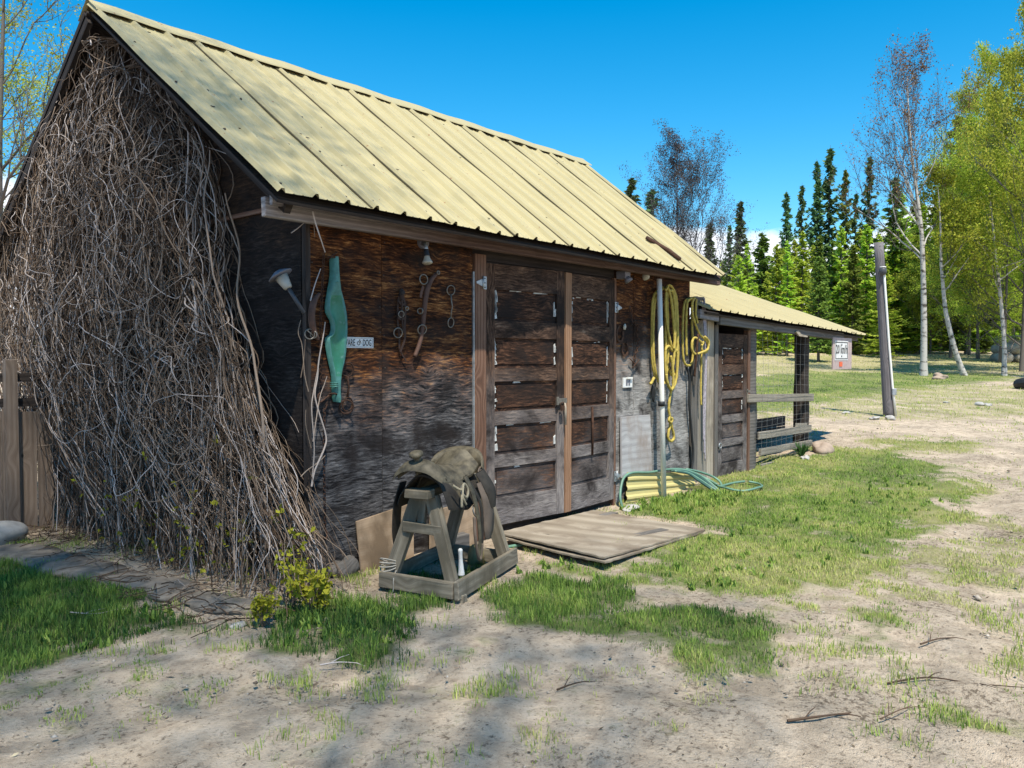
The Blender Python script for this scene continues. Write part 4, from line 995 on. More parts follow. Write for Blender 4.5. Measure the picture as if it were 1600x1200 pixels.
m = MB(); m.blob(fy(1009, 432, -.09), .03, .04, .04, 9, .12, 8); o = m.build('sensor', M_glass); tag(o, 'small pale sensor tucked under the eave beam left of white pipe', 'sensor')
m = MB(); c = fy(974, 430, -.06); m.obox(c, (1, 0, 0), (0, 1, 0), (0, 0, 1), (.09, .10, .07)); m.lathe(c+(0, -.04, -.03), (0.2, -.5, -.8), [(0, 0), (0, .03), (.04, .042), (.041, 0)], 10); o = m.build('floodlight', M_greyplastic); tag(o, 'small grey floodlight under the eave beam right of the doors', 'lamp')
# outlet plate
ol = empty('outlet', fy(980, 606, -.004), 'white outlet plate on the grey wall below the horseshoes', 'outlet')
p0, p1 = fy(973, 590, -.004), fy(987, 605, -.004)
m = MB(); m.box(p0[0], p1[0], -.012, -.0, p1[2], p0[2]); m.build('plate', M_white, ol)
xm = (p0[0]+p1[0])/2
for dx in (-.022, .022):
    m = MB(); m.box(xm+dx-.014, xm+dx+.014, -.015, -.0125, p1[2]+.02, p0[2]-.02); m.build('socket', M_greyplastic, ol)
m = MB(); m.box(xm-.03, xm+.06, -.03, -.012, p0[2]-.012, p0[2]+.004); m.build('cover', M_pvc, ol)
# pale board leaning on the wall, yellow metal sheet, white pipe
p = [fy(971, 652, -.03), fy(1016, 648, -.03), fy(1019, 739, -.04), (fy(972, 747, -.04))]
m = MB(); m.prism([p[3], p[2], p[1], p[0]], (0, .018, 0)); o = m.build('wall_board', M_pale); o.data.materials[0] = wood('whitewashed_board', (.20, .19, .19), (.36, .35, .35), (.50, .49, .49), 14, .05, 120, stain=(.27, .22, .19)); tag(o, 'pale whitewashed square board leaning on the wall above the yellow sheet', 'board')
o.name = 'leaning_board'
def yellow_sheet():
    p = [fy(978, 786, -.08), fy(1086, 770, -.10), fy(1084, 738, -.045), fy(980, 738, -.045)]
    m = MB(); P = []
    n = 30
    for j in range(17):
        v = j/16; row = []
        for i in range(n+1):
            u = i/n; q = (p[0]*(1-u)+p[1]*u)*(1-v)+(p[3]*(1-u)+p[2]*u)*v
            hgt = [0, .0, .018, .018, 0][min(4, int((v*3.2 % 1)*5))]
            row.append(q+np.array([0, -hgt*.8, .004*math.sin(u*9)*v]))
        P.append(row)
    m.grid(P, 0, False); m.grid((np.array(P)+(0, .004, 0))[:, ::-1], 0, False); o = m.build('metal_sheet', M_yellow); tag(o, 'yellow ribbed metal sheet set along the foot of the wall behind white pipe', 'metal sheet')
yellow_sheet()
pp = empty('downpipe', fy(1037, 778, -.17), 'white plastic drain pipe standing from grass to eave', 'pipe')
a = ground_hit(1038, 780); a = np.array([fy(1037.5, 783, -.16)[0], -.16, 0]); b = fy(1030, 433, -.10)
m = MB(); m.tube([a, a*.5+b*.5, b], .0265, 18); m.build('pipe', M_pvc, pp)
c = fy(1033.5, 631, -.134); d = (b-a)/np.linalg.norm(b-a); m = MB(); m.lathe(c-d*.025, d, [(0, .026), (0, .034), (.05, .034), (.05, .026)], 18); m.build('clamp', M_rubber, pp)
m = MB(); m.box(b[0]-.03, b[0]+.03, -.13, -.06, b[2]-.02, b[2]+.05); m.build('bracket', M_rust, pp)
# ropes
def rope(par, pts, r=.0135, n=7, closed=False, mt=M_rope, name='strand'):
    c = curve(pts, n, closed); m = MB(); m.tube(c, r, 9, lobes=3, pitch=.075, lobe_amp=.20, cap=not closed); return m.build(name, mt, par)
R1 = empty('rope_coil', fy(1048, 690, -.05), 'thick yellow rope coil hanging behind the white pipe', 'rope')
Fp = lambda L, y0, dy=.0: [fy(px, py, y0+dy*math.sin(i)) for i, (px, py) in enumerate(L)]
rope(R1, Fp([(1041, 452), (1030, 456), (1023, 475), (1020.5, 520), (1022, 565), (1028, 594), (1036, 602), (1042, 580), (1044, 540), (1043, 480)], -.06), closed=True)
rope(R1, Fp([(1040, 450), (1029, 452), (1020, 470), (1018.5, 520), (1019, 560), (1023, 585), (1034, 598)], -.045))
rope(R1, Fp([(1042, 450), (1048, 447), (1054, 460), (1057.5, 500), (1058.5, 540), (1055, 549), (1049, 540), (1043, 512), (1040, 480)], -.085), closed=True)
rope(R1, Fp([(1043, 452), (1050, 450), (1057, 468), (1059, 520), (1059, 570), (1054, 586), (1047, 582), (1041, 560), (1040, 500)], -.060), closed=True)
rope(R1, Fp([(1045, 455), (1051, 456), (1054, 480), (1055, 520), (1053, 560), (1050, 580)], -.105))
rope(R1, Fp([(1040, 454), (1044, 450), (1049, 470), (1052, 500), (1054, 530), (1053, 545)], -.110))
rope(R1, Fp([(1040, 548), (1045, 541), (1050, 548), (1053, 545), (1058, 556), (1057, 590), (1051, 607), (1044, 602), (1040, 580)], -.085), closed=True)
rope(R1, Fp([(1041, 585), (1043, 598), (1049, 609), (1052, 600), (1051, 575), (1048, 556)], -.115))
rope(R1, Fp([(1049, 609), (1046, 625), (1045, 640), (1047, 652), (1050, 654), (1049, 660), (1045, 657), (1047, 650)], -.09))
rope(R1, Fp([(1047, 655), (1050, 668), (1053, 682), (1050, 689), (1045, 687), (1044, 679), (1047, 664), (1048, 655)], -.075))
rope(R1, Fp([(1022, 590), (1019, 596), (1016, 600)], -.07))
m = MB(); m.tube([fy(1042, 450, .0), fy(1042, 450, -.13)], .006, 6); m.build('nail', M_rust, R1)
m = MB(); m.blob(fy(1021, 612, -.03), .03, .02, .10, 4, .3, 9); o = m.build('rope_shadow_blob', M_rubber); tag(o, 'black blob as rope shadow left of the white pipe below the rope', 'shadow blob')  # black blob put on the wall as the shadow of the rope coil
R2 = empty('rope_coil', fy(1075, 570, -.05), 'yellow rope hanging on the grey post top with a knotted end', 'rope')
rope(R2, Fp([(1080, 468), (1071, 470), (1067.5, 490), (1066.5, 530), (1068, 562), (1074, 571), (1081, 566), (1082.5, 540), (1081, 500), (1082, 475)], -.06), .0125, closed=True)
rope(R2, Fp([(1086, 466), (1077, 468), (1073, 480), (1072, 520), (1073, 556)], -.085), .0125)
rope(R2, Fp([(1084, 466), (1081, 478), (1083, 495), (1092, 520), (1101, 530), (1106, 538), (1105, 548), (1099, 551), (1096, 543), (1099, 534)], -.10), .0125)
rope(R2, Fp([(1088, 467), (1087, 490), (1090, 505)], -.075), .0125)
rope(R2, Fp([(1097, 536), (1087, 528), (1082, 532), (1081, 545), (1086, 553), (1098, 550), (1106, 545), (1107, 533), (1101, 526)], -.115), .0125)
rope(R2, Fp([(1096, 552), (1095.5, 580), (1095, 610), (1095.5, 633)], -.06), .0115)
R3 = empty('rope_hank', fy(1099, 720, -.05), 'thin lilac and white rope hanging down the pale upright boards', 'rope')
for k in range(4):
    rope(R3, [fy(1096+1.5*k+2*math.sin(k), 464+k, -.06-.012*k), fy(1099+1.2*k, 500, -.075), fy(1102+.8*k, 540, -.095+.01*k), fy(1101+.9*k, 580, -.07), fy(1099+.8*k, 630+12*k, -.05), fy(1099+.6*k+(k % 2), 690+10*k, -.045)], .0065, mt=M_lilac)
pt = empty('rope_post', (5.05, -.05, 1.1), 'short dark weathered post top carrying the second yellow rope', 'post')
a = fy(1088, 466, -.05); m = MB(); m.bar((a[0], -.045, 1.15), (a[0], -.045, a[2]+.02), .04, .03, (1, 0, 0)); m.bar((a[0]-.10, -.05, a[2]-.01), (a[0]+.14, -.05, a[2]), .05, .04); m.build('peg', M_greydk, pt)
m = MB(); m.tube(curve([fy(1091, 522, -.12), fy(1089, 545, -.125), fy(1087, 570, -.11), fy(1085, 588, -.09)], 5), .012, 8); m.build('iron_strap', M_rust, pt)
m = MB(); m.tube(curve([fy(1072, 572, -.03), fy(1077, 590, -.05), fy(1077, 630, -.045), fy(1081, 680, -.04), fy(1083, 710, -.04), fy(1080, 742, -.05)], 6), .014, 10)
o = m.build('black_hose', M_rubber); tag(o, 'black rubber hose hanging below the second yellow rope', 'hose')

# garden hose
gh = empty('garden_hose', (5.0, -.3, 0), 'green garden hose looped over the yellow sheet and coiled on grass', 'hose')
def hose(pts, mt=M_hose, r=.0125): m = MB(); m.tube(curve(pts, 8), r, 10); m.build('hose_loop', mt, gh)
hose([fy(973, 795, -.13)+(0, 0, .0), fy(969, 778, -.10), fy(971, 757, -.07), fy(977, 744, -.06), fy(990, 738.5, -.055), fy(1015, 738, -.06), fy(1040, 734, -.07), fy(1062, 733, -.085), fy(1082, 738, -.12), fy(1104, 748, -.22), fy(1120, 757, -.36)])
for k, (dz, dy, mt) in enumerate(((0, 0, M_hose), (3, -.03, M_hosedk), (6, -.05, M_hose), (9, -.07, M_hosedk))):
    hose([fy(1048+3*k, 735+.5*k, -.075-.012*k), fy(1070+2*k, 735+dz*.6, -.11+dy), fy(1090, 741+dz, -.18+dy), fy(1108, 753+dz, -.28+dy), fy(1121+k, 764+dz*.8, -.38+dy), fy(1127, 768+dz*.6, -.42+dy)], mt)
hose([fy(1072, 733, -.09), fy(1092, 737, -.12), (fy(1112, 744, -.18)), fy(1124, 752, -.26), fy(1127, 760, -.33), fy(1120, 758, -.33), fy(1112, 752, -.28)], M_hose)
g0 = ground_hit(1158, 765); ring = [(g0[0]+math.cos(t)*.30+.05*math.cos(2*t), g0[1]+math.sin(t)*.20, terrain(g0[0], g0[1])+.035+.01*math.sin(3*t)) for t in np.linspace(.5, 6.6, 14)]
hose(ring, M_hose)
g1 = [ground_hit(785, 862), ground_hit(805, 859), ground_hit(840, 853), ground_hit(900, 845)]; hose([p+(0, 0, .03) for p in g1], M_hose)

# bar of rusty iron lying on the roof
def on_roof(px, py, off=.03):
    n = np.cross(RB-RA, RD-RA); n /= np.linalg.norm(n); r = ray(px, py); t = ((RA-CAM)@n+off)/(r@n); return CAM+r*t
m = MB(); m.tube([on_roof(1010, 371), on_roof(1026, 381), on_roof(1045, 392), on_roof(1062, 405)], [.02, .024, .024, .022], 8); o = m.build('rusty_bar', M_rust); tag(o, 'rusty curved iron bar lying on the far end of the cream roof', 'iron bar')

# ================================================================== SADDLE, STAND AND ODDS AND ENDS BY THE DOOR
cA, cB, cC, cD = [np.array(p) for p in ((.183, -.476, 0.), (.311, -.991, 0.), (1.113, -.719, 0.), (.985, -.204, 0.))]
axs = (cC-cB)/np.linalg.norm(cC-cB); crs = np.array([axs[1], -axs[0], 0.])
st = empty('saddle_stand', ((cA+cC)/2), 'rough grey timber saddle stand with splayed legs and a low base frame', 'saddle stand')
zu = np.array([0, 0, 1.])
def sbar(name, p0, p1, w, t, up=(0, 0, 1), mt=None):
    m = MB(); m.bar(p0, p1, w, t, up, jit=.005); return m.build(name, mt or M_stand, st, bevel=.004)
sbar('base_rail', cA+zu*.065-axs*.02, cB+zu*.058-axs*.02, .035, .10); sbar('base_rail', cB+zu*.062+crs*.02-axs*.035, cC+zu*.068+crs*.02+axs*.05, .035, .105)
sbar('base_rail', cD+zu*.06, cA+zu*.06, .035, .09); sbar('base_rail', cC+zu*.06, cD+zu*.06, .035, .09)
T0 = (cA+cB)/2+axs*.10+zu*.60; T1 = (cC+cD)/2-axs*.06+zu*.62
sbar('top_beam', T0-axs*.07, T1+axs*.05, .09, .045); sbar('end_block', T0-axs*.085-crs*.075+zu*.010, T0-axs*.085+crs*.085+zu*.010, .085, .05)
def leg(top, foot, w=.085, t=.05): return sbar('leg', foot, top, w, t, axs)
leg(T0-crs*.045-axs*.01-zu*.02, cA+zu*.03+axs*.04+crs*.02); leg(T0+crs*.05-axs*.01-zu*.02, cB+zu*.03+axs*.02-crs*.015, .08, .05)
leg(T1+crs*.045, cC+zu*.03-axs*.02-crs*.015, .085, .05); leg(T1-crs*.045, cD+zu*.03-axs*.02+crs*.02)
sbar('brace', T0-axs*.05-crs*.13-zu*.20, T0-axs*.05+crs*.14-zu*.21, .03, .06)
sbar('brace', T0-axs*.02-zu*.02, T0-axs*.02-zu*.22-crs*.02, .05, .03)
sbar('foot_block', cB+(.03, -.0, -.03), cB+(.03, 0, .03), .08, .06, axs)
m = MB()
for k in range(4): m.torus(cA+zu*(.13+.012*k)+axs*.045+crs*.03, (0.25*k-.3, .1, 1), .062, .005, 16, 5)
m.tube(curve([cA+zu*.12+axs*.02+crs*.09, cA+zu*.09-axs*.045+crs*.11, cA+zu*.02-axs*.05+crs*.11, cA-zu*.0-axs*.05+crs*.10], 5), .004, 5)
o = m.build('baling_twine', plain('pale_twine', (.36, .34, .30), .9)); tag(o, 'pale twine knotted round the left foot of the saddle stand', 'twine')

# the saddle: s runs along the beam (horn at s=0), c is across
sd = empty('saddle', (T0+T1)/2+zu*.02, 'worn olive brown western saddle straddling the timber stand', 'saddle')
Sx = lambda s, c, z: T0+axs*(s*.84-.09)+crs*c+zu*z
def drape(name, s0, s1, half, top, mat, crown, n=14, k=17, drop=1.0, thick=.012, wid=None, rip=.010):
    P = []
    for i in range(n+1):
        u = i/n; s = s0+(s1-s0)*u; row = []; hw = half*(wid(u) if wid else 1)
        for j in range(k+1):
            v = -1+2*j/k; c = hw*v; a = abs(v)
            z = top(u)-crown*(a**1.8)*drop+rip*math.sin(7*u+3*v)+.006*math.sin(17*u-9*v)
            row.append(Sx(s+.008*math.sin(5*v), c*(1-.18*a*a), z))
        P.append(row)
    m = MB(); m.grid(np.array(P), 0); Q = np.array(P)-zu*thick; m.grid(Q[:, ::-1], 0)
    for idx in (0, -1): m.grid(np.array([P[idx], Q[idx]]) if idx == 0 else np.array([Q[idx], P[idx]]), 0)
    m.grid(np.array([[p[0], q[0]] for p, q in zip(P, Q)])); m.grid(np.array([[q[-1], p[-1]] for p, q in zip(P, Q)]))
    return m.build(name, mat, sd)
drape('skirt', .06, .66, .25, lambda u: .105+.015*math.cos(6*u), M_saddledk, .19, wid=lambda u: .88+.12*math.sin(math.pi*u))
drape('seat', .14, .62, .17, lambda u: .135+.03*(1-u)**2+.085*max(0, (u-.55)/.45)**2, M_saddle, .085, wid=lambda u: .72+.45*u)
drape('seat_jockey', .20, .46, .235, lambda u: .14, M_saddle, .20, wid=lambda u: .7+.3*math.sin(math.pi*u))
# swell (fork) with the horn on top
m = MB(); P = []
for i in range(11):
    t = i/10; ang = math.pi*t
    row = []
    for j in range(20):
        c = -.17+.34*j/19; w = 1-(c/.175)**2; r = .018+.055*max(0, w)**.5
        row.append(Sx(.02+.10*0+math.cos(ang)*r*1.25, c, .10+.055*max(0, w)+math.sin(ang)*r*.9-.25*max(0, abs(c)-.09)))
    P.append(row)
m.grid(np.array(P)); m.build('swell', M_saddle, sd)
m = MB(); h0 = Sx(.0, 0, .20); m.tube(curve([h0-zu*.06+axs*.02, h0, h0-axs*.015+zu*.04], 4), [.030]*4+[.022]*4+[.02], 10); m.lathe(h0-axs*.02+zu*.035, (-.35*axs[0], -.35*axs[1], 1), [(0, .0), (0, .03), (.012, .044), (.028, .042), (.036, .025), (.037, 0)], 14); m.build('horn', M_saddle, sd)
# cantle: raised dished back
P = []
for j in range(19):
    a = math.pi*(j/18); c = -.185*math.cos(a); h = .12+.115*math.sin(a)**.75
    P.append([Sx(.63+.06*math.sin(a), c, .07), Sx(.60+.09*math.sin(a), c, .12+.3*(h-.12)), Sx(.585+.13*math.sin(a), c*1.02, h-.01), Sx(.60+.16*math.sin(a), c*1.03, h+.004), Sx(.635+.15*math.sin(a), c*1.0, h-.02), Sx(.69+.06*math.sin(a), c*.97, .07)])
m = MB(); m.grid(np.array(P)); m.build('cantle', M_saddle, sd)
# near side: fender, stirrup leather, strings, latigo
def hang(name, pts, w, mt, t=.006, nrm=crs):
    c = curve(pts, 6); T = np.gradient(c, axis=0); P = []; W_ = np.interp(np.linspace(0, 1, len(c)), np.linspace(0, 1, len(w)), w) if isinstance(w, (list, tuple)) else np.full(len(c), w)
    for p, tt, ww in zip(c, T, W_):
        s = np.cross(tt, nrm); s /= np.linalg.norm(s); P.append([p-s*ww/2, p-s*ww/2+nrm*t, p+nrm*(t+.006), p+s*ww/2+nrm*t, p+s*ww/2, p-s*ww/2])
    m = MB(); m.grid(np.array(P)); m.grid(np.array([P[0][::-1], P[0]])); return m.build(name, mt, sd)
hang('fender', [Sx(.46, .225, .04), Sx(.47, .27, -.06), Sx(.475, .285, -.17), Sx(.46, .29, -.26), Sx(.45, .285, -.32)], [.08, .13, .16, .14, .07], M_fender)
hang('stirrup_leather', [Sx(.27, .20, .10), Sx(.29, .25, -.02), Sx(.31, .275, -.16), Sx(.33, .28, -.30), Sx(.33, .275, -.42)], .045, M_saddle)
hang('latigo', [Sx(.33, .21, .05), Sx(.36, .27, -.08), Sx(.37, .28, -.25), Sx(.36, .28, -.36)], .03, M_saddledk)
hang('skirt_flap', [Sx(.53, .20, .10), Sx(.55, .27, -.02), Sx(.55, .285, -.13)], [.12, .14, .08], M_saddledk)
hang('fender', [Sx(.12, -.16, .06), Sx(.12, -.20, -.08), Sx(.12, -.21, -.24), Sx(.12, -.21, -.34)], [.08, .10, .10, .06], M_saddledk, .006, -crs)
m = MB()
for k in range(3): m.torus(Sx(.62+.01*k, .19, .06-.012*k), (crs[0]+.2*k, crs[1], .25), .058, .0065, 18, 6)
m.build('coiled_thong', M_fender, sd)
m = MB(); m.tube(curve([Sx(.10, .19, .06), Sx(.14, .23, .03), Sx(.20, .225, .06), Sx(.23, .24, .02), Sx(.18, .25, -.02), Sx(.12, .245, .0), Sx(.10, .25, -.07)], 6), .008, 7); m.tube(curve([Sx(.16, .235, .05), Sx(.12, .25, -.01), Sx(.15, .26, -.06)], 5), .007, 7); m.build('tie_string', plain('pale_string', (.30, .26, .18), .85), sd)
m = MB()
for c, r in ((Sx(.22, .215, .0), .045), (Sx(.30, .26, -.12), .034), (Sx(.56, .25, .0), .028)): m.torus(c, crs+np.array([.1, .1, .3]), r, .006, 16, 6)
m.build('rigging_ring', M_steel, sd)
m = MB(); m.tube(curve([Sx(.26, .27, -.15), Sx(.24, .285, -.27), Sx(.28, .29, -.40), Sx(.33, .285, -.42), Sx(.36, .285, -.33)], 6), .010, 7); m.build('cinch_cord', M_fender, sd)

# pale tool handle standing on its end
tp, bt = hit(719, 857, 1, -.86), hit(721, 900, 1, -.86); d = (tp-bt)
m = MB(); m.tube(curve([bt, bt+d*.12+(0, 0, 0), bt+d*.4, bt+d*.75, tp], 4), np.interp(np.linspace(0, 1, 17), [0, .1, .4, .7, .95, 1], [.012, .023, .017, .012, .015, .008]), 10)
o = m.build('tool_handle', M_white); tag(o, 'white tool handle hanging upright under the saddle', 'handle')
# plywood offcuts leaning on the wall, block, can
def slab(name, corners, ext, mt, label, cat):
    m = MB(); m.prism(corners, ext); o = m.build(name, mt, bevel=.003); tag(o, label, cat); return o
slab('plywood_offcut', [fy(569, 937, -.13), fy(648, 915, -.14), fy(646, 785, -.02), fy(557, 815, -.02)], (0, .015, 0), M_leanboard, 'tan plywood offcut with slanted top leaning on the wall left of the saddle stand', 'board')
slab('plywood_offcut', [fy(672, 905, -.12), fy(745, 868, -.14), fy(742, 780, -.05), fy(672, 800, -.04)], (0, .014, 0), M_leanboard, 'tan plywood offcut leaning on the wall behind the saddle fender', 'board')
m = MB(); m.bar(fy(622, 900, -.25), fy(700, 868, -.2), .03, .10, jit=.004); o = m.build('plank', M_black); tag(o, 'dark plank lying behind the saddle stand base', 'plank')  # plank made large and black to deepen the shade inside the stand
m = MB(); c0 = ground_hit(744, 884)+(.03, .03, 0); m.lathe(c0, (.0, .0, 1), [(0, 0), (0, .062), (.08, .055), (.13, .042), (.135, .03), (.136, 0)], 16); o = m.build('tin_can', M_saddle); o.data.materials[0] = plain('old_yellow_tin', (.27, .23, .11), .6, 0, .4); tag(o, 'old dull yellow tin behind the right leg of the saddle stand', 'can')
m = MB(); m.box(1.10, 1.30, -.16, -.06, 0, .12, 0, .006); o = m.build('timber_block', M_greydk, bevel=.005); tag(o, 'weathered timber block under the left edge of the plywood ramp', 'block')
m = MB(); m.blob(fy(538, 925, -.06)*np.array([1, 1, 0])+np.array([0, 0, .04]), .11, .07, .075, 22, .35, 12); o = m.build('stump', M_greydk); tag(o, 'small frayed wood stump at the wall foot near the shed corner', 'stump')
# plywood ramp before the doors
pl = empty('plywood_ramp', (2.4, -.5, 0), 'weathered plywood ramp lying before the double doors', 'ramp')
def warped(name, c4, z4, th, seed, mt):
    rg_ = random.Random(seed); n = 26; P = []
    c = [np.array([*p[:2], z]) for p, z in zip(c4, z4)]
    for i in range(n+1):
        row = []
        for j in range(n+1):
            u, v = i/n, j/n; p = (c[0]*(1-u)+c[1]*u)*(1-v)+(c[3]*(1-u)+c[2]*u)*v
            edge = (1 if i in (0, n) else 0), (1 if j in (0, n) else 0)
            p = p+np.array([edge[0]*rg_.uniform(-.005, .005), edge[1]*rg_.uniform(-.006, .006), .012*math.sin(u*3.1+seed)*math.sin(v*3)+.003*rg_.random()*max(edge)])
            row.append(p)
        P.append(row)
    P = np.array(P); m = MB(); m.grid(P, 0, False); Q = P-zu*th; m.grid(Q[:, ::-1], 0, False)
    m.grid(np.array([P[0], Q[0]])[:, ::-1], 0, False); m.grid(np.array([P[-1], Q[-1]]), 0, False); m.grid(np.array([P[:, 0], Q[:, 0]]), 0, False); m.grid(np.array([P[:, -1], Q[:, -1]])[:, ::-1], 0, False)
    # grain follows the sheet's length
    m.uv = [[(m.v[i][0]*.3+m.v[i][1]*-.95, m.v[i][0]*.95+m.v[i][1]*.3) for i in f] for f in m.f]
    return m.build(name, mt, pl)
def pz(px, py, z): p = hit(px, py, 2, z); return p
k4 = [pz(777, 832, .095), pz(928, 797, .06), pz(1103, 827, .035), pz(944, 871, .085)]
warped('top_sheet', k4, [.095, .06, .035, .085], .012, 3, M_pallet)
k5 = [p+d for p, d in zip(k4, ((-.02, -.01, 0), (.02, .02, 0), (.02, .0, 0), (-.03, -.03, 0)))]
warped('bottom_sheet', k5, [.078, .042, .018, .066], .012, 5, M_pallet)
m = MB(); m.box(1.75, 3.0, -.35, -.28, .0, .055, 0, .005); m.build('bearer', M_greydk, pl)
m = MB(); m.bar((1.9, -.9, .03), (2.7, -1.0, .02), .08, .05, jit=.005); m.build('bearer', M_greydk, pl)

# ================================================================== THE DRY VINE
rv = np.random.default_rng(77)
VR = [(0.0, -.30), (.226, -.28), (.45, -.08), (.724, .16), (1.266, .50), (1.892, .80), (2.54, .92), (3.0, 1.15), (3.55, 1.62), (3.9, 2.0)]   # height -> right border (y)
VL = [(0.0, 3.3), (.4, 3.5), (.85, 4.4), (1.5, 4.9), (2.2, 4.9), (2.5, 4.7), (2.9, 4.3), (3.4, 3.75), (3.67, 3.25), (3.95, 2.6)]
yr = lambda z: np.interp(z, [a for a, b in VR], [b for a, b in VR]); yl = lambda z: np.interp(z, [a for a, b in VL], [b for a, b in VL])
vine = empty('dry_vine', (-.3, 1.7, 0), 'mass of dry leafless vine stems covering the gable wall', 'vine')
vb = Batch()
def vx(y, z):          # how far the mass stands off the wall
    t = np.clip((y-yr(z))/(yl(z)-yr(z)+1e-6), 0, 1)
    return (.10+.42*np.sin(np.pi*np.clip(t, .04, .78))**.6)*np.interp(z, [0, .4, 1.5, 2.6, 3.3, 4], [.95, 1, 1, .92, .85, .6])
def smoothnoise(n, amp, k):
    q = rv.normal(0, 1, k+3); t = np.linspace(0, k, n); i = np.floor(t).astype(int); f = t-i; f = f*f*(3-2*f)
    return amp*(q[i]*(1-f)+q[i+1]*f)
def stem(kind):
    if kind == 'fall':
        z0 = rv.uniform(.9, 3.95); z1 = max(.02, z0-rv.uniform(.7, 2.8)) if rv.random() < .6 else rv.uniform(.02, .25); n = int(10+(z0-z1)*14)
        z = np.linspace(z0, z1, n); u0 = rv.random(); u = np.linspace(u0, np.clip(u0+rv.normal(0, .07), 0, 1), n)+smoothnoise(n, .030, max(2, int(n/5)))
        y = yr(z)+(yl(z)-yr(z))*u; q = rv.random()**.75
        x = -vx(y, z)*np.clip(q+smoothnoise(n, .10, max(2, n//8)), .05, 1.25)
        return np.stack([x+smoothnoise(n, .012, n//3+1), y+smoothnoise(n, .022, n//3+1), z+smoothnoise(n, .012, n//4+1)], -1)
    if kind == 'arch':
        z0 = rv.uniform(.8, 3.85); u0 = rv.random(); y0 = yr(z0)+(yl(z0)-yr(z0))*u0; n = 34; t = np.linspace(0, 1, n)
        ang = rv.uniform(.5, 2.2)*rv.choice([-1, 1]); L = rv.uniform(.5, 1.5); a0 = rv.uniform(-.6, .6)+(math.pi/2 if rv.random() < .6 else -math.pi/2)
        th = a0+ang*np.cumsum(np.ones(n))/n*1.6+smoothnoise(n, .35, 6); st_ = L/n
        y = y0+np.cumsum(np.cos(th))*st_; z = z0+np.cumsum(np.sin(th))*st_; z = np.clip(z, .02, 3.9); y = np.clip(y, yr(z)-.06, yl(z)+.12)
        x = -vx(y, z)*np.clip(rv.uniform(.5, 1.15)+.12*np.sin(t*3), .05, 1.3)
        return np.stack([x+smoothnoise(n, .02, 8), y, z], -1)
    if kind == 'curl':
        z0 = rv.uniform(.5, 3.3); u0 = rv.random(); y0 = yr(z0)+(yl(z0)-yr(z0))*u0; n = 26; R0 = rv.uniform(.06, .28); a0 = rv.uniform(0, 6.28); sw = rv.uniform(2.0, 5.2)*rv.choice([-1, 1])
        th = a0+sw*np.linspace(0, 1, n); rr = R0*(1+smoothnoise(n, .14, 5)); y = y0+np.cos(th)*rr*.9; z = z0+np.sin(th)*rr*1.25; z = np.clip(z, .03, 3.9); y = np.clip(y, yr(z)-.05, yl(z)+.15)
        x = -vx(y, z)*rv.uniform(.6, 1.2); return np.stack([x+smoothnoise(n, .03, 6), y, z], -1)
    if kind == 'rise':
        y0 = rv.uniform(-.36, 3.4); H = rv.uniform(.3, 1.6); n = 20; t = np.linspace(0, 1, n); lean = rv.normal(0, .18)
        z = t*H; y = y0+lean*t+smoothnoise(n, .025, 5); y = np.maximum(y, yr(z)-.03); x = -(.12+rv.random()*.42)*(1-.25*t)+smoothnoise(n, .02, 5)
        return np.stack([x, y, z+.0], -1)
VST = []
for kind, N, r0, r1 in (('fall', 980, .0018, .0055), ('arch', 860, .0016, .0052), ('curl', 480, .0015, .0044), ('rise', 380, .0014, .0042)):
    for i in range(N):
        P = stem(kind); P[:, 0] = np.minimum(P[:, 0], -.028); P[:, 2] = np.minimum(np.maximum(P[:, 2], .01), np.where(P[:, 1] < 2.25, 2.30+.69*(P[:, 1]+.36), 4.06-.70*(P[:, 1]-2.25))-.06); r = rv.uniform(r0, r1)*(1.35 if rv.random() < .10 else 1)
        vb.tube(P, np.linspace(r, r*.55, len(P)), 4, np.clip(rv.normal(.54, .30), 0, 1)); VST.append(P)
for i in range(1500):          # short side twigs forking off
    P = VST[int(rv.integers(len(VST)))]; q = int(rv.integers(2, len(P)-2)); d = P[q+1]-P[q-1]; d /= np.linalg.norm(d)+1e-9; a = rv.normal(0, 1, 3)*(.5, 1, 1); e = d*.6+a*.55; e /= np.linalg.norm(e); L = rv.uniform(.05, .26)
    t5 = np.linspace(0, 1, 6); Q = P[q]+e*(L*t5)[:, None]+np.stack([smoothnoise(6, .01, 2), smoothnoise(6, .015, 2), smoothnoise(6, .015, 2)], -1)*t5[:, None]-zu*(L*.25*t5**2)[:, None]; Q[:, 0] = np.minimum(Q[:, 0], -.028); Q[:, 2] = np.maximum(Q[:, 2], .01)
    vb.tube(Q, np.linspace(.0022, .0010, 6), 3, np.clip(rv.normal(.5, .25), 0, 1))
# thick main stems
for y0, y1 in ((.35, .9), (.6, 1.3), (1.2, 1.6), (1.7, 1.9), (2.2, 2.2), (2.7, 2.4), (.1, .65), (1.0, 2.0), (.8, 1.15), (1.5, 1.35)):
    n = 34; z = np.linspace(.0, min(rv.uniform(2.4, 3.5), 2.1+.69*(y1+.2)), n); y = np.linspace(y0, y1, n)+smoothnoise(n, .05, 7); x = -(.08+.75*vx(y, z)*rv.uniform(.5, 1))+smoothnoise(n, .03, 7)
    vb.tube(np.stack([x, y, z], -1), np.linspace(rv.uniform(.009, .014), .006, n), 6, rv.uniform(.55, .95))
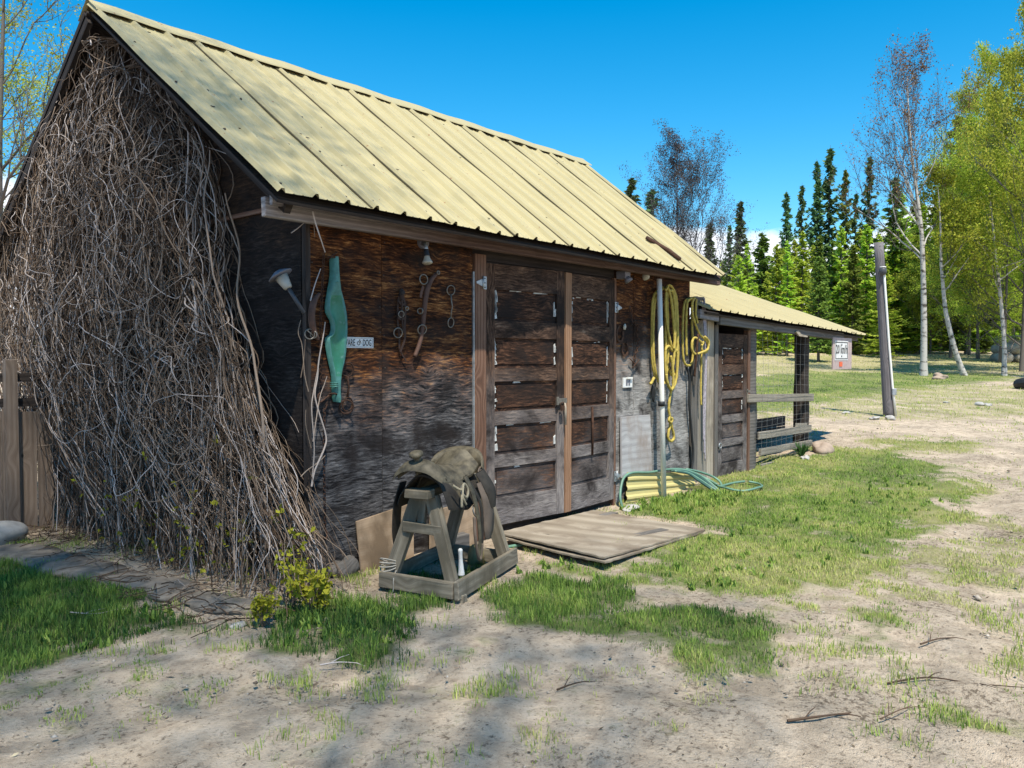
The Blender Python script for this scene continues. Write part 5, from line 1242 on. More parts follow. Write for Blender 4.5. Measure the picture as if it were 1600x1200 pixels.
# pale stems climbing the front corner by the yoke, and dry stalks caught under the eave
def px_stem(pts, r, tint, y=-.05):
    c = curve([fy(a, b, q[0] if q else y) for a, b, *q in pts], 6); vb.tube(c, np.linspace(r, r*.6, len(c)), 5, tint)
for pts, r, t in (([(487, 760), (492, 735), (507, 700), (509, 680), (497, 640), (492, 615), (496, 590), (498, 565), (505, 525), (508, 503)], .007, .85), ([(488, 745), (491, 700), (487, 640), (490, 612), (497, 575), (500, 555)], .005, .8),
                  ([(486, 700), (478, 665), (478, 640)], .0035, .6), ([(489, 690), (499, 625), (507, 600), (511, 588)], .004, .75), ([(482, 612), (476, 585), (472, 540), (466, 520), (470, 500)], .004, .65), ([(470, 590), (475, 560), (477, 530)], .003, .5),
                  ([(485, 470), (492, 445), (501, 420)], .0045, .95), ([(486, 318, -.20), (492, 345, -.20), (500, 370, -.18), (508, 394, -.10)], .0055, 1.0), ([(490, 345, -.06), (491, 358, -.06), (492, 371, -.06)], .003, .6), ([(455, 364, -.06), (466, 356, -.06), (475, 348, -.06)], .004, .85),
                  ([(470, 745), (480, 735), (498, 722), (508, 712)], .004, .7), ([(500, 905), (515, 880), (548, 900), (560, 930)], .003, .6), ([(480, 760), (520, 800), (545, 850), (552, 905), (535, 945), (510, 978)], .0035, .55), ([(482, 800), (488, 840), (484, 900)], .004, .6)):
    px_stem(pts, r, t)
vb.build('stems', M_vine, vine)
# litter of broken stems at the foot
lb = Batch()
for i in range(420):
    y = rv.uniform(-.5, 3.2); x = rv.uniform(-.95, -.2); a = rv.uniform(0, 3.14); L = rv.uniform(.05, .3); n = 6; t = np.linspace(-.5, .5, n)
    X = x+np.cos(a)*L*t; Y = y+np.sin(a)*L*t; lb.tube(np.stack([X, Y, terrain(X, Y)+micro(X, Y)+.02+rv.uniform(0, .05)+smoothnoise(n, .012, 3)], -1), rv.uniform(.0014, .0035), 4, np.clip(rv.normal(.35, .2), 0, 1))
lb.build('fallen_stems', M_vine, vine)
def leafcloud(bt, centers, size, rng, tint=(0, 1), flat=0.0):
    n = len(centers)
    if n == 0: return
    d = rng.normal(size=(n, 3)); d[:, 2] *= 1-flat; d /= np.linalg.norm(d, axis=1)[:, None]; e = rng.normal(size=(n, 3)); w = np.cross(d, e); w /= np.linalg.norm(w, axis=1)[:, None]+1e-9
    s = size*rng.uniform(.55, 1.25, n); bt.quads(np.asarray(centers), d*s[:, None]*.5, w*(s*rng.uniform(.22, .34, n))[:, None], rng.uniform(tint[0], tint[1], n))
lf = Batch(); cs = []
for i in range(85):
    y = rv.uniform(-.35, .9) if rv.random() < .75 else rv.uniform(.9, 2.5); z = abs(rv.normal(.22, .25))+.03; c = np.array([-vx(y, z)*rv.uniform(.7, 1.15)-.03, y, z]); cs += [c+rv.normal(0, .014, 3) for _ in range(4)]
leafcloud(lf, np.array(cs), .040, rv); lf.build('young_leaves', M_budleaf, vine)
# small yellow shrubs at the corner
def shrub(px, py, hgt, rad, n, label):
    g0 = ground_hit(px, py); e = empty('yellow_shrub', g0, label, 'shrub', 'yellow shrubs at the shed corner'); b = Batch(); l = Batch(); cs = []
    for i in range(n):
        a = rv.uniform(0, 6.28); tip = g0+np.array([math.cos(a)*rad*rv.uniform(.3, 1), math.sin(a)*rad*rv.uniform(.3, 1), hgt*rv.uniform(.45, 1)]); m_ = (g0+tip)/2+rv.normal(0, .02, 3)+(0, 0, .03)
        c = curve([g0+rv.normal(0, .015, 3)*(1, 1, 0), m_, tip], 5); b.tube(c, np.linspace(.0032, .0014, len(c)), 4, .55); cs += [c[int(rv.integers(4, len(c)))]+rv.normal(0, .016, 3) for _ in range(16)]
    b.build('stems', M_vine, e); leafcloud(l, np.array(cs), .042, rv, (.25, 1)); l.build('leaves', M_budleaf, e)
shrub(490, 962, .27, .15, 26, 'bright yellow leafy shrub at the front corner of the shed'); shrub(412, 978, .20, .09, 12, 'smaller yellow sprig left of the corner shrub')
shrub(455, 955, .33, .12, 9, 'thin yellow twigs rising between the two corner shrubs')
# stone ledge before the vine
def ledge(p0, p1, w, h, seed, label):
    rg_ = random.Random(seed); p0 = np.array(p0); p1 = np.array(p1); d = p1-p0; L = np.linalg.norm(d); d /= L; s = np.array([-d[1], d[0], 0]); n = int(L/.07)+2; k = 12; P = []
    for i in range(n+1):
        u = i/n; row = []; tap = min(1, .75+.5*min(u, 1-u)*4)
        for j in range(k+1):
            a = 2*math.pi*(j % k)/k; sq = 1/max(abs(math.cos(a)), abs(math.sin(a)))**.7; f = 1+.11*math.sin(i*.9+j*2.1+seed)+.06*math.sin(i*2.3-j)
            row.append(p0+d*(L*u)+s*(math.cos(a)*w/2*sq*f*tap)+zu*(h*.40+math.sin(a)*h/2*sq*(1+.5*(f-1))*tap)+s*.03*math.sin(u*5+seed))
        P.append(row)
    m = MB(); m.grid(np.array(P)[:, ::-1], 0, True); m.grid(np.array([P[0], [np.mean(P[0], 0)]*(k+1)]), 0); m.grid(np.array([[np.mean(P[-1], 0)]*(k+1), P[-1]]), 0); o = m.build('ledge_slab', M_ledge); tag(o, label, 'ledge', 'rough slabs edging the bed below the vine')
ledge((-1.03, 2.45, -.02), (-.80, 1.02, -.02), .36, .075, 1, 'longest rough grey slab edging the vine bed nearest the white rock')
ledge((-.80, 1.0, -.02), (-.69, .26, -.02), .30, .07, 5, 'middle rough grey slab edging the vine bed')
ledge((-.69, .25, -.02), (-.56, -.33, -.02), .24, .06, 9, 'shortest rough slab edging the vine bed next to the shed corner')
m = MB(); m.blob((-.95, 2.72, .05), .19, .15, .12, 31, .28, 16); o = m.build('white_rock', M_conc); tag(o, 'large pale grey rock at the far end of the vine bed', 'rock')
for i, (px, py, r, lab) in enumerate(((372, 980, .03, 'small pale stone near the yellow sprig at the shed corner'), (664, 800, .012, ''))):
    if lab:
        m = MB(); m.blob(ground_hit(px, py)+(0, 0, r*.3), r*1.5, r, r*.6, 41+i, .3, 8); o = m.build('stone', M_conc); tag(o, lab, 'stone')
# board fence left of the shed
fe = empty('board_fence', (-1.6, 3.1, 0), 'brown upright board fence with open rails on top, left of the vine', 'fence')
x = -.42
k = 0
while x > -4.2:
    w = .115+.02*rnd.random(); m = MB(); m.box(x-w, x, 3.10+.01*(k % 2), 3.12+.01*(k % 2), -.05, .985+.02*rnd.random(), 0, .003); m.build('board', M_fencewood, fe); x -= w+.006; k += 1
for z in (1.03, 1.24):
    m = MB(); m.box(-4.2, -.40, 3.125, 3.16, z, z+.07, 0, .003); m.build('rail', M_black, fe)
for xx in (-.70, -2.4):
    m = MB(); m.box(xx-.09, xx, 3.03, 3.095, 0, 1.42, 0, .004); m.build('post', M_fencewood, fe)

# ================================================================== BITS IN THE YARD
def rock(px, py, r, sx, sz, seed, label, mt=M_rock, name='rock', cat='rock', group=None):
    m = MB(); g0 = ground_hit(px, py); m.blob(g0+(0, 0, r*sz*.55), r*sx, r, r*sz, seed, .38, 14); o = m.build(name, mt); tag(o, label, cat, group)
rock(1284, 708, .125, 1.2, .85, 5, 'pinkish rock lying at the far post of the lean-to')
rock(1258, 719, .05, 1.2, .7, 8, 'small pale stone beside the pinkish rock', M_conc, 'stone', 'stone')
rock(985, 798, .07, 1.4, .5, 12, 'flat pale stone at the left end of the yellow sheet', M_conc, 'stone', 'stone')
rock(1392, 656, .09, 1.0, .6, 15, 'white stone right against the foot of the wooden pole', M_conc, 'stone', 'stone')
rock(1367, 656, .08, 1.4, .6, 16, 'white stone a little left of the wooden pole', M_conc, 'stone', 'stone')
rock(1322, 647, .07, 1.4, .5, 17, 'pale flat stone in the weeds farthest left of the pole', M_conc, 'stone', 'stone')
rock(1530, 634, .12, 1.7, .5, 18, 'larger cream stone on the weedy bank right of the pole', M_conc, 'stone', 'stone')
rock(1543, 634.5, .08, 1.3, .5, 19, 'smaller cream stone touching the larger one on the bank', M_conc, 'stone', 'stone')
rock(1478, 630, .06, 1.5, .5, 20, 'little white stone halfway along the weedy bank', M_conc, 'stone', 'stone')
rock(1468, 592.5, .22, 2.2, .6, 24, 'flat grey boulder in the lawn between the two left birches', M_rock)
m = MB(); g0 = ground_hit(1254, 715)
def tuft(px, py, hgt, n, label, mt=M_weed, rad=.10):
    g0 = ground_hit(px, py); b = Batch(); C_ = []; U = []; Wd = []
    for i in range(n):
        a = rv.uniform(0, 6.28); l = rv.uniform(.5, 1)*hgt; tilt = rv.uniform(.15, .9); d = np.array([math.cos(a)*math.sin(tilt), math.sin(a)*math.sin(tilt), math.cos(tilt)]); p = g0+np.array([math.cos(a)*rad*.3*rv.random(), math.sin(a)*rad*.3*rv.random(), .0])
        C_.append(p+d*l*.5); U.append(d*l*.5); s = np.cross(d, (0.1, .2, 1)); s /= np.linalg.norm(s); Wd.append(s*l*.10)
    b.quads(np.array(C_), np.array(U), np.array(Wd), rv.random(n)); o = b.build('weed_tuft', mt, None, g0); tag(o, label, 'weed')
def fix_origin(): pass
wt = empty('weed_clump', ground_hit(1252, 716), 'bluish green weed clump at the foot of the far lean-to post', 'weed')
b = Batch(); g0 = ORIG[wt.name]
for i in range(60):
    a = rv.uniform(0, 6.28); tl = rv.uniform(.1, .8); d = np.array([math.cos(a)*math.sin(tl), math.sin(a)*math.sin(tl), math.cos(tl)]); l = rv.uniform(.12, .26); b.tube(np.array([g0, g0+d*l*.5+(0, 0, .02), g0+d*l]), np.array([.006, .008, .001]), 4, rv.random()*.6)
b.build('leaves', M_weed, wt)
# twigs on the dirt
def twig(pts, r, label, tint=.3):
    c = curve([ground_hit(*p)+(0, 0, .012+.01*(i % 2)) for i, p in enumerate(pts)], 5); b = Batch(); b.tube(c, np.linspace(r, r*.4, len(c)), 5, tint)
    for q in range(2):
        k = int(len(c)*(.35+.3*q)); d = c[min(k+2, len(c)-1)]-c[k]; s = np.cross(d/np.linalg.norm(d), (0, 0, 1))*(1 if q else -1); e = c[k]+d/np.linalg.norm(d)*.08+s*.06+(0, 0, .01); b.tube(np.array([c[k], (c[k]+e)/2+(0, 0, .006), e]), np.array([r*.6, r*.45, r*.25]), 4, tint)
    o = b.build('twig', M_vine, None, c.mean(0)); 
    me = o.data; me.transform(Matrix.Translation(-Vector(c.mean(0)))) if False else None
    tag(o, label, 'twig', 'dry twigs on the dirt')
_bt = Batch.build
def _bt2(s, name, mat, parent=None, origin=(0, 0, 0), smooth=False): return _bt(s, name, mat, parent, origin, smooth)
twig([(1385, 1072), (1450, 1066), (1520, 1072), (1600, 1082)], .0045, 'longest dry twig on the dirt at the right of the yard', .2)
twig([(1230, 1131), (1280, 1128), (1330, 1118)], .0065, 'thick dry stick near the bottom edge right of centre', .3)
twig([(1375, 1128), (1400, 1120), (1424, 1107)], .0035, 'short bent twig right of the thick dry stick', .35)
twig([(1438, 1010), (1465, 1005), (1490, 1000)], .005, 'thin straight twig beside the green patch on the right', .3)
twig([(500, 1043), (530, 1042), (560, 1040)], .004, 'pale straw stalk lying at the edge of the corner grass clump', .95)
twig([(870, 1082), (890, 1078), (905, 1070)], .005, 'small forked twig on the dirt in the middle foreground', .15)
twig([(870, 1084), (920, 1082), (960, 1092)], .005, 'reddish twig on the shaded dirt left of the middle', .2) if False else None
twig([(110, 960), (150, 965), (185, 955)], .0035, 'whitish stick lying where the left lawn meets the slabs', 1.0)
# tyre lying in the grass at the right, pale log pile behind the last birch
g0 = ground_hit(1612, 608); ty = empty('tyre', g0, 'black tyre lying on the bank at the right edge', 'tyre')
m = MB(); m.torus(g0+(0, 0, .16), (.1, .1, 1), .30, .16, 28, 12); m.build('tread', M_rubber, ty)
m = MB(); m.torus(g0+(0, 0, .30), (.1, .1, 1), .30, .02, 28, 6); m.build('sidewall_rib', M_plastic, ty)
g0 = ground_hit(1588, 566); lp = empty('log_pile', g0, 'pale pile of cut logs behind the rightmost birch', 'log pile')
M_log = plain('pale_log', (.46, .42, .37), .8, 0, .35, 6)
for i, (dx, dz) in enumerate(((-.7, .2), (-.1, .2), (.5, .22), (-.4, .62), (.2, .62), (-.1, 1.0), (.8, .5))):
    c = g0+RT*dx+(0, 0, dz); d = FW*.9+RT*(.25-.1*i); m = MB(); m.tube([c-d, c, c+d], [.24, .25, .23], 10); m.build('log', M_log, lp)

# utility pole with conduit, lamp and switch box
pb = ground_hit(1389, 651); a_p = (pb-CAM)@FW
def pole_pt(px, py): r = ray(px, py); t = a_p/(r@FW); return CAM+r*t
po = empty('utility_pole', pb, 'grey leaning wooden pole with a conduit and small lamp', 'pole')
t_ = pole_pt(1373, 379); m = MB(); n = 12; c = np.array([pb*(1-u)+t_*u for u in np.linspace(-.05, 1, n)]); m.tube(c, np.linspace(.108, .088, n), 14); m.build('shaft', M_pole, po)
cd = np.array([pole_pt(1395.5, 650), pole_pt(1391, 612), pole_pt(1385, 540), pole_pt(1378, 440), pole_pt(1377, 424)])-FW*.115
m = MB(); m.tube(cd, .022, 8); m.build('conduit', M_pvc, po)
c = pole_pt(1392, 612)-FW*.125; m = MB(); m.obox(c, RT, FW, UPV, (.085, .06, .13)); m.build('switch_box', M_galv, po, bevel=.008)
c = pole_pt(1374, 424)-FW*.15; m = MB(); m.lathe(c, UPV, [(-.09, 0), (-.085, .045), (-.03, .07), (.03, .07), (.05, .05), (.052, 0)], 14); m.build('lamp_head', M_plastic, po)
m = MB(); m.lathe(c+(0, 0, .055), UPV, [(0, 0), (0, .055), (.022, .06), (.03, 0)], 12); m.build('lamp_cap', M_white, po)

# hand mower behind the mesh: a looped tubular handle above a wheeled deck
def mower():
    b = np.array([7.55, 1.15, float(terrain(7.55, 1.15))]); e = empty('hand_mower', b, 'dark tubular mower handle standing behind the wire mesh', 'mower')
    m = MB(); q = lambda x, y, z: b+np.array([x, y, z])
    for s in (-.0, .30): m.tube(curve([q(-.15, s, .15), q(.15, s, .55), q(.42, s, .88), q(.50, s, .98)], 4), .014, 7)
    m.tube(curve([q(.50, 0, .98), q(.25, 0, 1.0), q(.0, .02, 1.0), (q(-.05, .05, .97)), q(-.05, .25, .97), q(.0, .30, 1.0), q(.25, .30, 1.0), q(.50, .30, .98)], 4), .014, 7); m.build('handle', M_rubber, e)
    m = MB(); m.obox(q(-.3, .15, .14), (1, 0, 0), (0, 1, 0), (0, 0, 1), (.5, .42, .10)); m.lathe(q(-.3, .15, .19), (0, 0, 1), [(0, .14), (.10, .13), (.13, .08), (.131, 0)], 14); m.build('deck', M_plastic, e, bevel=.02)
    for sx in (-.5, -.1):
        for sy in (-.09, .39):
            m = MB(); m.torus(q(sx, sy, .10), (0, 1, 0), .075, .03, 16, 7); m.lathe(q(sx, sy-.015, .10), (0, 1, 0), [(0, .05), (.03, .05), (.031, 0)], 10); m.build('wheel', M_rubber, e)
mower()

# ================================================================== TREES
def new_tree(name): 
    e = bpy.data.objects.new(name, None); COL.objects.link(e); ORIG[e.name] = np.zeros(3); return e
def conifer(name, H, width, nb, seed, mat, clear=.12, droop=.35, leaf=.30, per=22, taper=.85, ragged=.35, topw=.0):
    rng = np.random.default_rng(seed); e = new_tree(name); tb = Batch(); lv = Batch()
    z = np.linspace(0, H, 14); wob = np.stack([.05*np.sin(z*.5+seed), .05*np.cos(z*.43), z], -1); tb.tube(wob, np.linspace(H*.011+.04, .015, 14), 7, .5)
    C_ = []; U = []; Wd = []; T_ = []
    for i in range(nb):
        u = (i+rng.random())/nb; h = H*(clear+(1-clear)*u**.9*.985); t = (h/H-clear)/(1-clear); L = width*((1-t)**taper+topw*(t > .0)*(1-t)**.3)*rng.uniform(1-ragged, 1.08)+.12
        if rng.random() < ragged*.25: L *= .5
        a = rng.uniform(0, 6.283); up = .25-.55*(1-t); n = 6; s = np.linspace(0, 1, n)
        dirh = np.array([math.cos(a), math.sin(a), 0]); P = np.array([0, 0, h])+dirh*(L*s)[:, None]+zu*(L*(up*s-droop*s*(1-s)*1.2+.22*droop*s**3))[:, None]
        tb.tube(P, np.linspace(.018+.006*L, .004, n), 3, .4)
        k = max(3, int(per*(.25+L/width))); q = rng.uniform(.12, 1.02, k)
        base = np.stack([np.interp(q, s, P[:, c]) for c in range(3)], -1); side = np.array([-dirh[1], dirh[0], 0])
        sp_ = rng.uniform(-1, 1, k)*(.30*L*(1.05-q)+.06)
        c = base+side*sp_[:, None]-zu*(np.abs(sp_)*.25+rng.uniform(0, .10, k)*leaf*3)[:, None]
        d = dirh*rng.uniform(.3, 1, k)[:, None]+side*(np.sign(sp_)*rng.uniform(.1, .9, k))[:, None]+zu*rng.uniform(-.55, .25, k)[:, None]; d /= np.linalg.norm(d, axis=1)[:, None]
        w = np.cross(d, rng.normal(size=(k, 3))*.6+zu); w /= np.linalg.norm(w, axis=1)[:, None]; ls = leaf*rng.uniform(.6, 1.25, k)
        C_.append(c); U.append(d*ls[:, None]*.5); Wd.append(w*(ls*.19)[:, None]); T_.append(np.clip(rng.uniform(.1, .9)+rng.normal(0, .18, k), 0, 1))
    lv.quads(np.concatenate(C_), np.concatenate(U), np.concatenate(Wd), np.concatenate(T_))
    tb.build('trunk', M_bark, e); lv.build('crown', mat, e); e['H'] = H; return e
def branchy(name, H, seed, bark, twigmat, leafmat=None, leaf=.14, nleaf=9, vase=.5, clear=.25, nmain=9, lean=None, levels=3, trunk_r=.13, curve_=None, tips_only=False, length=.45, leaftint=(0, 1), cover=1.0):
    rng = np.random.default_rng(seed); e = new_tree(name); tb = Batch(); tw = Batch(); tips = []
    n = 16; s = np.linspace(0, 1, n); base = np.stack([np.zeros(n), np.zeros(n), H*s], -1)
    if curve_ is not None: off = curve_(s); base[:, 0] += off[0]; base[:, 1] += off[1]
    base[:, :2] += np.stack([.06*np.sin(s*6+seed), .06*np.cos(s*5+seed*2)], -1)
    tb.tube(base, np.interp(s, [0, .04, .5, 1], [trunk_r*1.35, trunk_r, trunk_r*.6, .012]), 9, .6)
    def br(p, d, L, r, lev):
        m = 7; P = [p]; dd = np.array(d, float)
        for i in range(m-1):
            dd = dd+rng.normal(0, .13, 3)+zu*(.10*vase); dd /= np.linalg.norm(dd); P.append(P[-1]+dd*L/(m-1))
        P = np.array(P); (tw if lev > 0 else tb).tube(P, np.linspace(r, r*.35, m), 5 if lev == 0 else 3, rng.uniform(.2, .8))
        if lev >= levels-1: tips.extend(P[2:]); return
        k = int(rng.integers(4, 7)) if lev == 0 else int(rng.integers(3, 6))
        for i in range(k):
            f = rng.uniform(.25, 1); q = int(f*(m-1)); a = rng.normal(size=3); a -= dd*(a@dd); a /= np.linalg.norm(a); nd = dd*.75+a*.6+zu*.25*vase; nd /= np.linalg.norm(nd); br(P[q], nd, L*rng.uniform(.38, .62), r*.5, lev+1)
        br(P[-1], dd, L*.45, r*.4, lev+1)
    for i in range(nmain):
        f = clear+(1-clear)*(i+rng.random())/nmain; q = min(n-2, int(f*(n-1))); p = base[q]*(1-(f*(n-1)-q))+base[q+1]*(f*(n-1)-q) if f < .99 else base[-1]
        a = rng.uniform(0, 6.283); el = .35+.55*vase+.5*f*vase; d = np.array([math.cos(a)*math.cos(el), math.sin(a)*math.cos(el), math.sin(el)]); br(p, d, H*length*(1.02-f*.75)*rng.uniform(.75, 1.1), trunk_r*.42*(1.1-f), 0)
    tb.build('trunk', bark, e); tw.build('branches', twigmat, e)
    if leafmat:
        lv = Batch(); tips = np.array(tips); idx = rng.random(len(tips)) < cover; tips = tips[idx]; cs = np.repeat(tips, nleaf, 0)+rng.normal(0, leaf*1.1, (len(tips)*nleaf, 3)); leafcloud(lv, cs, leaf, rng, leaftint); lv.build('crown', leafmat, e)
    e['H'] = H; return e
PROTO = {
 'spruce1': conifer('spruce_tree', 22, 3.3, 190, 1, M_spruce, .04, .55, .80, 34, .80, .5),
 'spruce2': conifer('spruce_tree', 22, 2.9, 150, 2, M_spruce, .06, .65, .78, 34, .7, .6),
 'fir1': conifer('fir_tree', 20, 3.7, 190, 3, M_fir, .05, .4, .74, 36, .75, .5),
 'fir2': conifer('fir_tree', 20, 3.2, 150, 4, M_fir, .07, .45, .74, 36, .8, .6),
 'larch1': conifer('larch_tree', 17, 3.1, 170, 5, M_larch, .05, .3, .46, 44, .8, .5),
 'larch2': conifer('larch_tree', 17, 2.8, 140, 6, M_larch, .07, .3, .46, 44, .9, .6),
 'near_spruce': conifer('spruce_tree', 12, 2.6, 260, 7, M_fir, .14, .35, .42, 30, .8, .4),
 'dec1': branchy('leafy_birch', 12, 31, M_bark, M_twig, M_birchleaf, .11, 5, .55, .10, 15, length=.40, trunk_r=.10, levels=4, cover=.50),
 'dec2': branchy('leafy_birch', 12, 34, M_bark, M_twig, M_birchleaf, .11, 5, .30, .08, 16, length=.40, trunk_r=.10, levels=4, cover=.50),
}
used = set()
def plant(kind, px, top, d, label, cat, group, wid=1.0, rot=None, sink=.05):
    p = at_depth(px, d); p[2] -= sink
    r = ray(px, top); tz = CAM[2]+r[2]*(d/(r@FW)); H = tz-p[2]; pr = PROTO[kind]; s = H/pr['H']
    if kind in used:
        o = pr.copy(); COL.objects.link(o)
        for ch in list(pr.children):
            c = ch.copy(); COL.objects.link(c); c.parent = o
    else: o = pr; used.add(kind)
    o.location = p; o.rotation_euler = (0, 0, rnd.uniform(0, 6.28) if rot is None else rot); o.scale = (s*wid, s*wid, s)
    tag(o, label, cat, group); return o
WD = 'mixed wood behind the lawn'
# the tall dark conifers on the skyline, left to right
for kind, px, top, d, lab, w in (
 ('spruce2', 985, 272, 30, 'dark spruce top just showing over the roof left of the bare aspen', 1.1),
 ('spruce1', 1017, 292, 29, 'dark spruce behind the roof, under the bare aspen', 1.25),
 ('spruce1', 1108, 345, 36, 'dark spruce rising just right of the bare aspen', 1.1),
 ('spruce1', 1155, 311, 46, 'broad dark spruce standing alone left of the cloud gap', 1.0),
 ('spruce2', 1139, 348, 50, 'slim dark spruce close behind the broad one left of the gap', .9),
 ('spruce2', 1189, 372, 55, 'lowest slim spruce in the cloud gap right of the broad one', .8),
 ('spruce1', 1226, 297, 58, 'tall dark spruce first right of the cloud gap', .8),
 ('spruce2', 1250, 285, 62, 'tall thin spruce second right of the cloud gap', .75),
 ('spruce1', 1273, 248, 64, 'tall dark spruce left of the tallest one on the skyline', .75),
 ('spruce2', 1293, 226, 64, 'tallest dark spruce on the skyline', .9),
 ('fir2', 1318, 261, 60, 'olive tall fir just right of the tallest spruce', .75),
 ('spruce2', 1334, 298, 66, 'dark spruce right of the olive fir on the skyline', .8),
 ('spruce2', 1355, 239, 62, 'lone thin spruce left of the bare birch with a clear spire', .75),
 ('spruce1', 1508, 175, 48, 'dark spruce spire standing behind the right birches', .85),
 ('spruce2', 1540, 190, 52, 'dark spruce half hidden by the yellow leaves at the right', .9),
 ('near_spruce', 1278, 398, 37, 'nearer olive spruce with bare lower trunk at the lawn edge', 1.0)):
    plant(kind, px, top, d, lab, 'spruce' if 'spruce' in kind else 'fir', WD, w)
# bright larches and firs filling the wood below the skyline
rt = random.Random(8)
for i, (px, top) in enumerate(((1128, 405), (1165, 420), (1180, 440), (1205, 400), (1222, 385), (1240, 372), (1258, 400), (1298, 372), (1312, 350), (1330, 380), (1348, 365), (1378, 380), (1395, 360), (1412, 395), (1234, 430), (1345, 420), (1150, 450), (1190, 455), (1365, 430), (1430, 400))):
    plant(('larch1', 'larch2', 'larch1', 'fir2')[i % 4], px, top, rt.uniform(44, 60), 'fresh yellow green larch or fir in the wood behind the lawn' , 'tree', 'fresh green trees filling the wood behind the lawn', rt.uniform(.9, 1.25))
for i in range(36):
    px = 1110+340*(i+rt.random())/36; plant(('larch2', 'larch1', 'fir1')[i % 3], px, rt.uniform(345, 445), rt.uniform(40, 52), 'bright young larch or fir along the front of the wood behind the lawn', 'tree', 'bright young trees along the front of the wood', rt.uniform(1.0, 1.5))
for i in range(44):
    px = 1080+620*(i+rt.random())/44; plant(('fir1', 'spruce1', 'larch2', 'fir2')[i % 4], px, rt.uniform(400, 470) if px < 1400 else rt.uniform(300, 440), rt.uniform(52, 78), 'background conifer deep in the wood behind the lawn', 'tree', 'background conifers deep in the wood', rt.uniform(1.0, 1.5))
for i in range(16):      # low dark firs that close the wood at trunk height
    px = 1120+560*(i+rt.random())/16; plant(('fir1', 'near_spruce', 'fir2')[i % 3], px, rt.uniform(430, 500), rt.uniform(43, 52), 'low olive fir at the back edge of the lawn', 'fir', 'low firs along the back edge of the lawn', rt.uniform(1.3, 1.9))
# leafy birches at the right
for i, (px, top, d, w, lab) in enumerate(((1484, 310, 40, 1.0, 'leafy yellow green birch behind the bare birch'), (1528, 170, 39, .72, 'tall leafy yellow green birch behind the leaning white trunk'), (1562, 120, 36, .70, 'tall leafy yellow green birch behind the rightmost white trunk'), (1596, 70, 31, .68, 'tallest leafy yellow green birch at the right edge'), (1638, 40, 28, .8, 'leafy birch just outside the right edge with branches reaching in'), (1508, 240, 43, .8, 'slender leafy birch between the leaning trunk and the dark spruce spire'), (1582, 215, 40, .85, 'slender leafy birch behind the tallest one at the right edge'), (1570, 320, 31, 1.4, 'low spreading leafy birch in front of the right wood'), (1452, 400, 43, 1.3, 'low leafy birch between the bare birch and the pole'), (1625, 250, 34, 1.4, 'broad leafy birch behind the tyre'), (1515, 390, 42, 1.5, 'low leafy birch deep behind the leaning white trunk'), (1425, 440, 47, 1.5, 'lowest leafy birch just right of the pole top'), (1600, 430, 37, 1.7, 'wide low leafy birch above the pale log pile'))):
    plant(('dec1', 'dec2')[i % 2], px, top, d, lab, 'birch', 'leafy birches at the right', w)
for i in range(36):
    px = 1385+275*(i+rt.random())/36; plant(('larch1', 'fir2', 'larch2', 'larch1')[i % 4], px, rt.uniform(140, 400) if px > 1450 else rt.uniform(270, 400), rt.uniform(44, 62), 'fresh green larch or fir behind the birches at the right', 'tree', 'fresh green trees behind the birches', rt.uniform(1.0, 1.5))
# three white-stemmed birches at the lawn edge
lean = lambda dx, dy, p=1.6: (lambda s: (dx*(1-(1-s)**p), dy*(1-(1-s)**p)))
def birch(px, py, top, d, seed, label, curve_px, leafmat, **kw):
    base = at_depth(px, d); r = ray(px, top); H = CAM[2]+r[2]*(d/(r@FW))-base[2]
    ks = np.array([c[0] for c in curve_px]); kd = np.array([c[1] for c in curve_px])*d/FPX
    cf = lambda s: (np.interp(s, ks, kd)*RT[0], np.interp(s, ks, kd)*RT[1])
    e = branchy('white_birch', H, seed, M_birch, M_bark if leafmat is M_bud else M_twig, leafmat, curve_=cf, **kw); e.location = base-np.array([0, 0, .05]); tag(e, label, 'birch', 'white trunked birches at the lawn edge'); return e
dB = (ground_hit(1443, 588)-CAM)@FW
birch(1443, 588, 118, dB, 51, 'straight white birch with bare crown and reddish buds', [(0, 0), (.3, -5), (.5, -8), (.75, -22), (1, -30)], M_bud, leaf=.07, nleaf=2, vase=.7, clear=.36, nmain=20, length=.45, trunk_r=.118, levels=4, cover=.28)
birch(1509, 586, 290, dB, 53, 'leaning white birch bent left at its foot', [(0, 0), (.15, -15), (.35, -31), (.6, -43), (1, -50)], M_birchleaf, leaf=.10, nleaf=3, vase=.5, clear=.45, nmain=10, length=.35, trunk_r=.10, levels=4, cover=.35)
birch(1571, 585, 250, dB, 57, 'rightmost slim white birch', [(0, 0), (.15, -3), (.35, -12), (.55, -20), (1, -32)], M_birchleaf, leaf=.10, nleaf=3, vase=.45, clear=.35, nmain=11, length=.38, trunk_r=.082, levels=4, cover=.4)
# bare aspen behind the roof
def placed(e, px, top, d, label, cat, wid=1.0, group=None):
    p = at_depth(px, d); r = ray(px, top); H = CAM[2]+r[2]*(d/(r@FW))-p[2]; s = H/e['H']; e.location = p; e.scale = (s*wid, s*wid, s); tag(e, label, cat, group)
placed(branchy('bare_aspen', 11, 61, M_twig, M_twig, M_aspbud, leaf=.07, nleaf=2, vase=.85, clear=.12, nmain=26, length=.55, trunk_r=.12, levels=4, cover=.9), 1058, 268, 25, 'bare dark aspen with upswept branches behind the far end of the roof', 'aspen', 1.12)
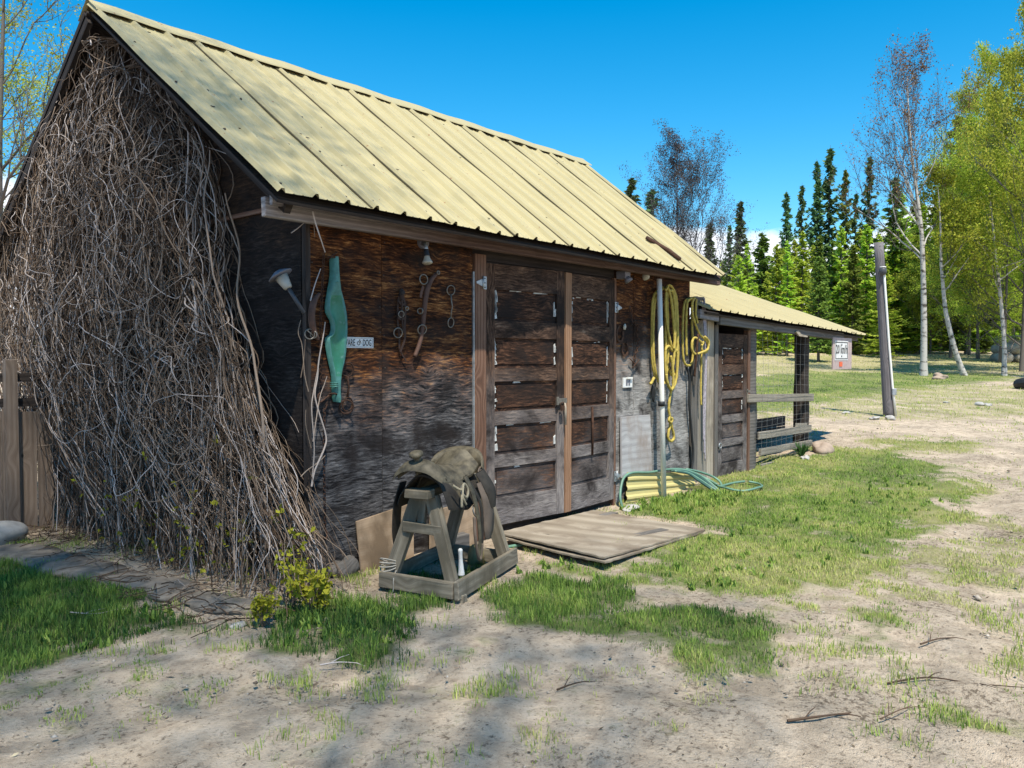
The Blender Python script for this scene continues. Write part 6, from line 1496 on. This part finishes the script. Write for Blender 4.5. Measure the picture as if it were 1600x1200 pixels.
# budding tree beyond the left side of the shed
placed(branchy('budding_tree', 9, 71, M_bark, M_bark, M_birchleaf, leaf=.05, nleaf=2, vase=.6, clear=.25, nmain=14, length=.5, trunk_r=.12, levels=4, cover=.6), 10, -60, 13, 'budding tree with yellowish buds beyond the left side of the shed', 'tree', 1.1)
placed(branchy('budding_tree', 9, 72, M_bark, M_bark, M_birchleaf, leaf=.06, nleaf=3, vase=.5, clear=.2, nmain=12, length=.5, trunk_r=.12, levels=4, cover=.7), -90, 40, 15, 'budding tree farther left of the shed, mostly outside the photograph', 'tree', 1.2)
# the big maples behind the photographer whose shade lies over the left half of the yard
LEAFN = 5.2
LIFT = np.array([-1.6, -2.25, 5.4])
def shade_tree(loc, crowns, seed, label):
    """a maple: trunk at loc, foliage in several big clumps (centre, radii, leaves)"""
    rng = np.random.default_rng(seed); e = empty('maple_tree', (loc[0], loc[1], 0), label, 'maple', 'maples behind the photographer'); tb = Batch(); lv = Batch(); L0 = np.array([loc[0], loc[1], 0.])
    crowns = [(np.array(c)+LIFT, r, n) for c, r, n in crowns]; top = np.mean([c for c, r, n in crowns], 0); fork = L0*.75+top*.25
    tb.tube(curve([L0-(0, 0, .1), L0*.9+fork*.1+(0, 0, 1.5), fork, fork*.5+top*.5, top+(0, 0, 1.5)], 5), np.linspace(.19, .02, 21), 10, .4); cs = []
    for c0, r0, n in crowns:
        for i in range(60):
            d = rng.normal(size=3); d /= np.linalg.norm(d); c = np.array(c0)+d*np.array(r0)*rng.random()**.42
            if i < 14: tb.tube(curve([fork+(0, 0, rng.uniform(0, .8)), (fork+c)/2+(0, 0, .5), c], 4), np.linspace(.032, .008, 9), 5, .4)
            cs.append(c+rng.normal(0, .62, (int(n*LEAFN)//60, 3)))
    leafcloud(lv, np.concatenate(cs), .085, rng); tb.build('trunk', M_bark, e); lv.build('crown', M_shade, e)
shade_tree((-6.3, -6.4), [((-4.4, -5.3, 8.4), (3.1, 2.7, 1.9), 900), ((-6.8, -6.6, 9.0), (2.4, 2.4, 2.0), 800), ((-2.4, -5.0, 8.6), (1.3, 1.5, 1.0), 350)], 5, 'large maple right behind the photographer')
shade_tree((-7.0, -2.6), [((-4.3, -2.0, 8.6), (2.7, 2.4, 1.9), 3400), ((-7.4, -2.6, 9.0), (2.6, 2.6, 2.0), 2800), ((-4.2, .6, 9.2), (2.3, 1.9, 1.6), 600), ((-2.1, -1.6, 9.4), (1.1, 1.5, .9), 700)], 6, 'large maple behind and left of the photographer')

for o in list(scene.objects):
    if o.parent is None and o.get('label') and not o.get('kind'): o['kind'] = 'thing'
